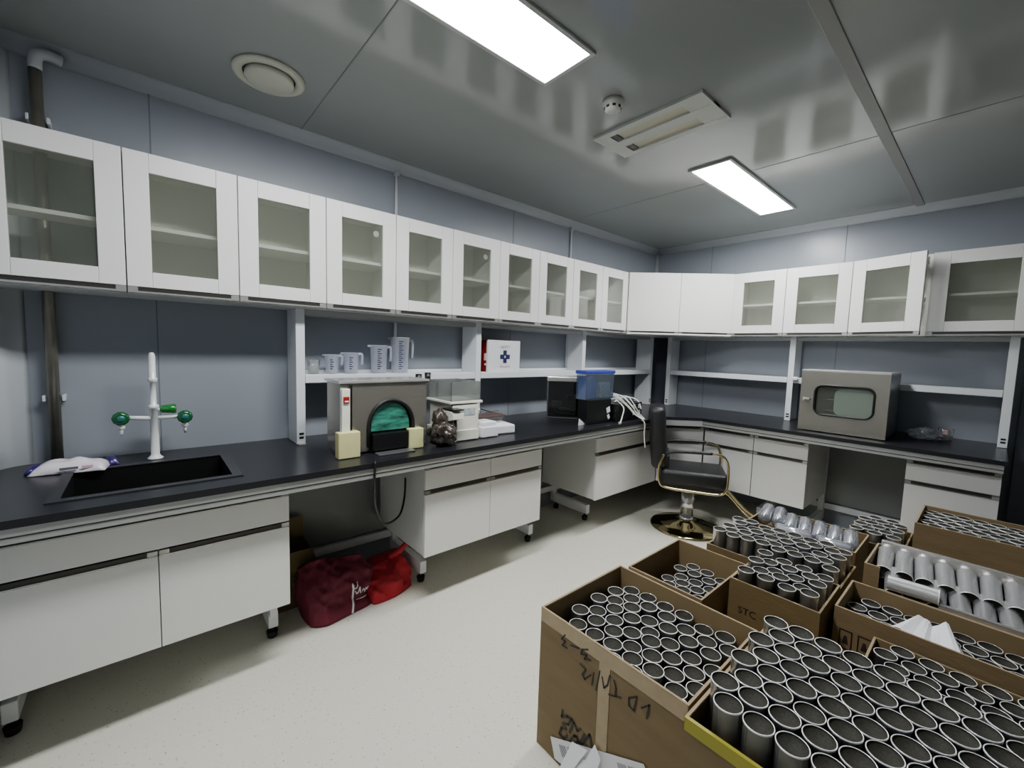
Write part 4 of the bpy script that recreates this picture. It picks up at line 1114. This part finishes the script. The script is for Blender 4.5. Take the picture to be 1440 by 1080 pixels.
# G: carton with white paper on top
CG = (2.205, 2.86, -2.31, -2.025, .45)
tG, bG = carton('long carton with a sheet of white paper lying across its tubes', *CG, pad=.23)
fill(CG[0]+.009, CG[1]-.009, CG[2]+.009, CG[3]-.009, .395, 'open aluminium tube standing in the long carton under the white paper', 'tubes in the paper-topped carton', zj=.006)
mb = MB(INK)
for (xc) in (2.245, 2.30):
    for (a, b, c, d) in ((-.02, .02, .033, .037), (-.02, .02, -.037, -.033), (-.02, -.016, -.033, .033), (.016, .02, -.033, .033)): mb.box(xc+a, xc+b, -2.3113, -2.3101, .335+c, .335+d)
    mb.prism([(xc-.009, .32), (xc+.009, .32), (xc+.004, .35), (xc-.004, .35)], 'y', -2.3113, -2.3101)
mb.build('handling_icon', bG)
mb = MB(PAPER)
gw = 14; P2 = [(2.348, -2.22), (2.40, -2.10), (2.51, -2.09), (2.57, -2.285)]
rows = []
for i in range(gw+1):
    row = []
    for j in range(5):
        s_, q_ = i/gw, j/4
        x = (P2[0][0]*(1-s_)+P2[3][0]*s_)*(1-q_)+(P2[1][0]*(1-s_)+P2[2][0]*s_)*q_; y = (P2[0][1]*(1-s_)+P2[3][1]*s_)*(1-q_)+(P2[1][1]*(1-s_)+P2[2][1]*s_)*q_
        z = .402+.035*abs(math.sin(s_*PI*2.0))*(.4+.6*q_)+.008*math.sin(s_*17)
        row.append(mb.bm.verts.new((x, y, z)))
    rows.append(row)
for i in range(gw):
    for j in range(4): mb.bm.faces.new((rows[i][j], rows[i+1][j], rows[i+1][j+1], rows[i][j+1]))
tag(mb.build('paper_sheet'), 'creased white paper sheet lying on the tubes in the long carton', 'paper')
# J
CJ = (2.325, 2.90, -2.82, -2.325, .40)
tJ, bJ = carton('carton at the right edge between the paper-topped carton and the yellow-taped one', *CJ, pad=.23)
fill(CJ[0]+.009, CJ[1]-.009, CJ[2]+.009, CJ[3]-.009, .405, 'open aluminium tube filling the right-edge carton behind the yellow-taped one', 'tubes in the right-edge carton', zj=.004)
# K
CK = (2.13, 2.90, -3.335, -2.83, .545)
tK, bK = carton('front right carton with yellow-green tape along its rim', *CK, pad=.44)
mb = MB(YTAPE); mb.box(2.132, 2.9, -3.3368, -3.3352, .515, .5462); mb.box(2.132, 2.9, -3.3352, -3.328, .5452, .5462); mb.build('rim_tape', bK)
fill(CK[0]+.009, CK[1]-.009, CK[2]+.02, CK[3]-.009, .60, 'open aluminium tube rising above the yellow-taped carton in the foreground', 'tubes in the yellow-taped carton', zj=.004, hex0=1)
# D: clear wrapped tubes lying
CL = (1.67, 2.16, -1.70, -1.37, .45)
tL, bL = carton('carton of plastic-wrapped tubes lying on their sides, beside the chair footrest', *CL, pad=.37, m=CARDDK)
# F
CF = (2.235, 2.87, -2.0, -1.70, .53)
tF, bF = carton('carton of bare tubes lying in rows with its front flap cut down', *CF, pad=.36, cut=(2.285, .44))
# I and E
CI = (2.045, 2.295, -1.34, -.97, .40)
tI, bI = carton('low carton of upright tubes between the wrapped-tube carton and the far right carton', *CI, pad=.28, m=CARDDK)
fill(CI[0]+.009, CI[1]-.009, CI[2]+.009, CI[3]-.009, .45, 'open aluminium tube in the far low carton near the knee space', 'tubes in the far low carton', zj=.003)
CE = (2.31, 2.90, -1.17, -.74, .52)
tE, bE = carton('tall carton at the far right standing before the end base cabinet', *CE, pad=.345)
fill(CE[0]+.009, CE[1]-.009, CE[2]+.009, CE[3]-.009, .50, 'open aluminium tube in the tall far right carton', 'tubes in the tall far right carton', zj=.003)

# place standing tubes: the 300 that show largest stand alone, the rest form one object
fwd = f; C0 = Vector((2.5382, -4.246, 1.3726))
def score(p):
    d_ = Vector(p)+Vector((0, 0, TH))-C0; w_ = d_.dot(fwd)
    px = 720+F*d_.dot(r2)/w_; py = 540-F*d_.dot(u2)/w_
    inside = (-25 < px < 1465 and -25 < py < 1105)
    return (0 if inside else 100)+w_, inside
S_ = sorted([(score(p), p, l, g) for (p, l, g) in SPOTS], key=lambda a: a[0][0])
vis = [s_ for s_ in S_ if s_[0][1]]
print('standing tubes in frame', len(vis), 'all', len(S_))
for k, (_, p, l, g) in enumerate(vis[:300]):
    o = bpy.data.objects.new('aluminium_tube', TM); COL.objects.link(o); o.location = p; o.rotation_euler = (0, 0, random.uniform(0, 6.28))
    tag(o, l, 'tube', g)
rest = vis[300:]
if rest:
    bm = bmesh.new()
    for (_, p, l, g) in rest:
        n0 = len(bm.verts); bm.from_mesh(TM); bm.verts.ensure_lookup_table()
        for v in bm.verts[n0:]: v.co += Vector(p)
    me = bpy.data.meshes.new('aluminium_tubes'); bm.to_mesh(me); bm.free()
    for m in TM.materials: me.materials.append(m)
    o = bpy.data.objects.new('aluminium_tubes', me); COL.objects.link(o)
    tag(o, 'tightly packed open aluminium tubes in the farthest cartons by the back bench', 'tubes', kind='stuff')

# lying tubes
def lying(label, grp, x, y, z, yawd, tilt=0., m=None):
    o = bpy.data.objects.new('aluminium_tube', TM if m is None else m); COL.objects.link(o)
    a = math.radians(yawd)
    dirv = Vector((math.cos(a)*math.cos(tilt), math.sin(a)*math.cos(tilt), math.sin(tilt)))   # open end direction
    o.rotation_euler = dirv.to_track_quat('Z', 'Y').to_euler(); o.location = (x-dirv.x*TH/2, y-dirv.y*TH/2, z-dirv.z*TH/2)
    tag(o, label, 'tube', grp); return o
lf = 'bare aluminium tube lying on its side in the front row of the cut-down carton'
lb_ = 'bare aluminium tube lying on its side in the raised back row of the cut-down carton'
for k in range(9):
    x = 2.277+.0625*k
    lying(lb_, 'tubes lying in the back row', x, -1.805, .490, -84+random.uniform(-3, 3), -.30)
for k in range(8):
    x = 2.322+.064*k
    if k in (1,): continue
    lying(lf, 'tubes lying in the front row', x, -1.905, .443, -84+random.uniform(-5, 5), -.30)
tag(lying('x', 'x', 2.385, -1.975, .4725, 4, .0), 'bright aluminium tube lying crosswise on the cut-down carton front edge', 'tube')
for o in list(bpy.data.objects):
    if o.get('group') == 'x': del o['group']
mb = MB(STEELT); mb.box(2.25, 2.86, -1.728, -1.709, .372, .558, bev=.006)
tag(mb.build('foil_wrapped_strip'), 'folded silver foil strip standing behind the raised row of lying tubes', 'foil')
mb = MB(STEELT); mb.box(2.46, 2.855, -1.991, -1.978, .375, .458, bev=.004)
tag(mb.build('foil_wrapped_strip'), 'silver foil strip along the front edge of the cut-down carton, below the lying tubes', 'foil')
# plastic wrapped tubes
mb = MB(BAGCL, ALU)
mb.lathe([(.001, 0), (TR-.002, 0), (TR-.001, .003), (TR-.001, .135), (TR-.003, .138), (.001, .138)], seg=20, ms=[ALU]*6)
mb.lathe([(.001, -.004), (TR+.0015, -.003), (TR+.003, .02), (TR+.0018, .07), (TR+.003, .13), (TR, .146), (.001, .148)], seg=20, ms=[BAGCL]*7)
o = mb.build('proto'); WM = o.data; bpy.data.objects.remove(o); WM.name = 'wrapped_tube'
for k in range(7):
    x = 1.715+.0665*k
    o = lying('plastic-wrapped tube lying tilted in the carton beside the footrest', 'plastic-wrapped lying tubes', x, -1.55+(.03 if k < 2 else 0), .447-.0*k+(.01 if k < 2 else .0), -80+random.uniform(-2, 2), -.18, WM); o.name = 'wrapped_tube'
for k, (xa, xb) in enumerate(((1.80, 1.98), (1.99, 2.145))):
    t = thing('plastic_sleeve', ['long clear plastic sleeve pack along the front of the wrapped-tube carton, left one', 'long clear plastic sleeve pack along the front of the wrapped-tube carton, right one'][k], 'plastic pack', ((xa+xb)/2, -1.66, .43))
    mb = MB(BAGCL); mb.lathe([(.001, xa), (.018, xa+.004), (.026, xa+.02), (.024, (xa+xb)/2), (.027, xb-.02), (.016, xb-.003), (.001, xb)], (0, -1.657, .447), 14, BAGCL, axis='x'); mb.build('sleeve', t)
    mb = MB(PAPER); mb.lathe([(.001, xa+.01), (.017, xa+.014), (.017, xb-.014), (.001, xb-.01)], (0, -1.657, .445), 12, PAPER, axis='x'); mb.build('filling', t)

# ------------------------------------------------------------------ world & view
w = bpy.data.worlds.new('world'); SC.world = w; w.use_nodes = True
w.node_tree.nodes['Background'].inputs[0].default_value = (.5, .55, .6, 1); w.node_tree.nodes['Background'].inputs[1].default_value = .3
SC.view_settings.view_transform = 'AgX'
SC.view_settings.look = 'AgX - Base Contrast'
SC.view_settings.exposure = 1.62
SC.cycles.use_denoising = True
SC.cycles.caustics_reflective = False; SC.cycles.caustics_refractive = False
SC.cycles.max_bounces = 10; SC.cycles.transparent_max_bounces = 16; SC.cycles.sample_clamp_indirect = 6
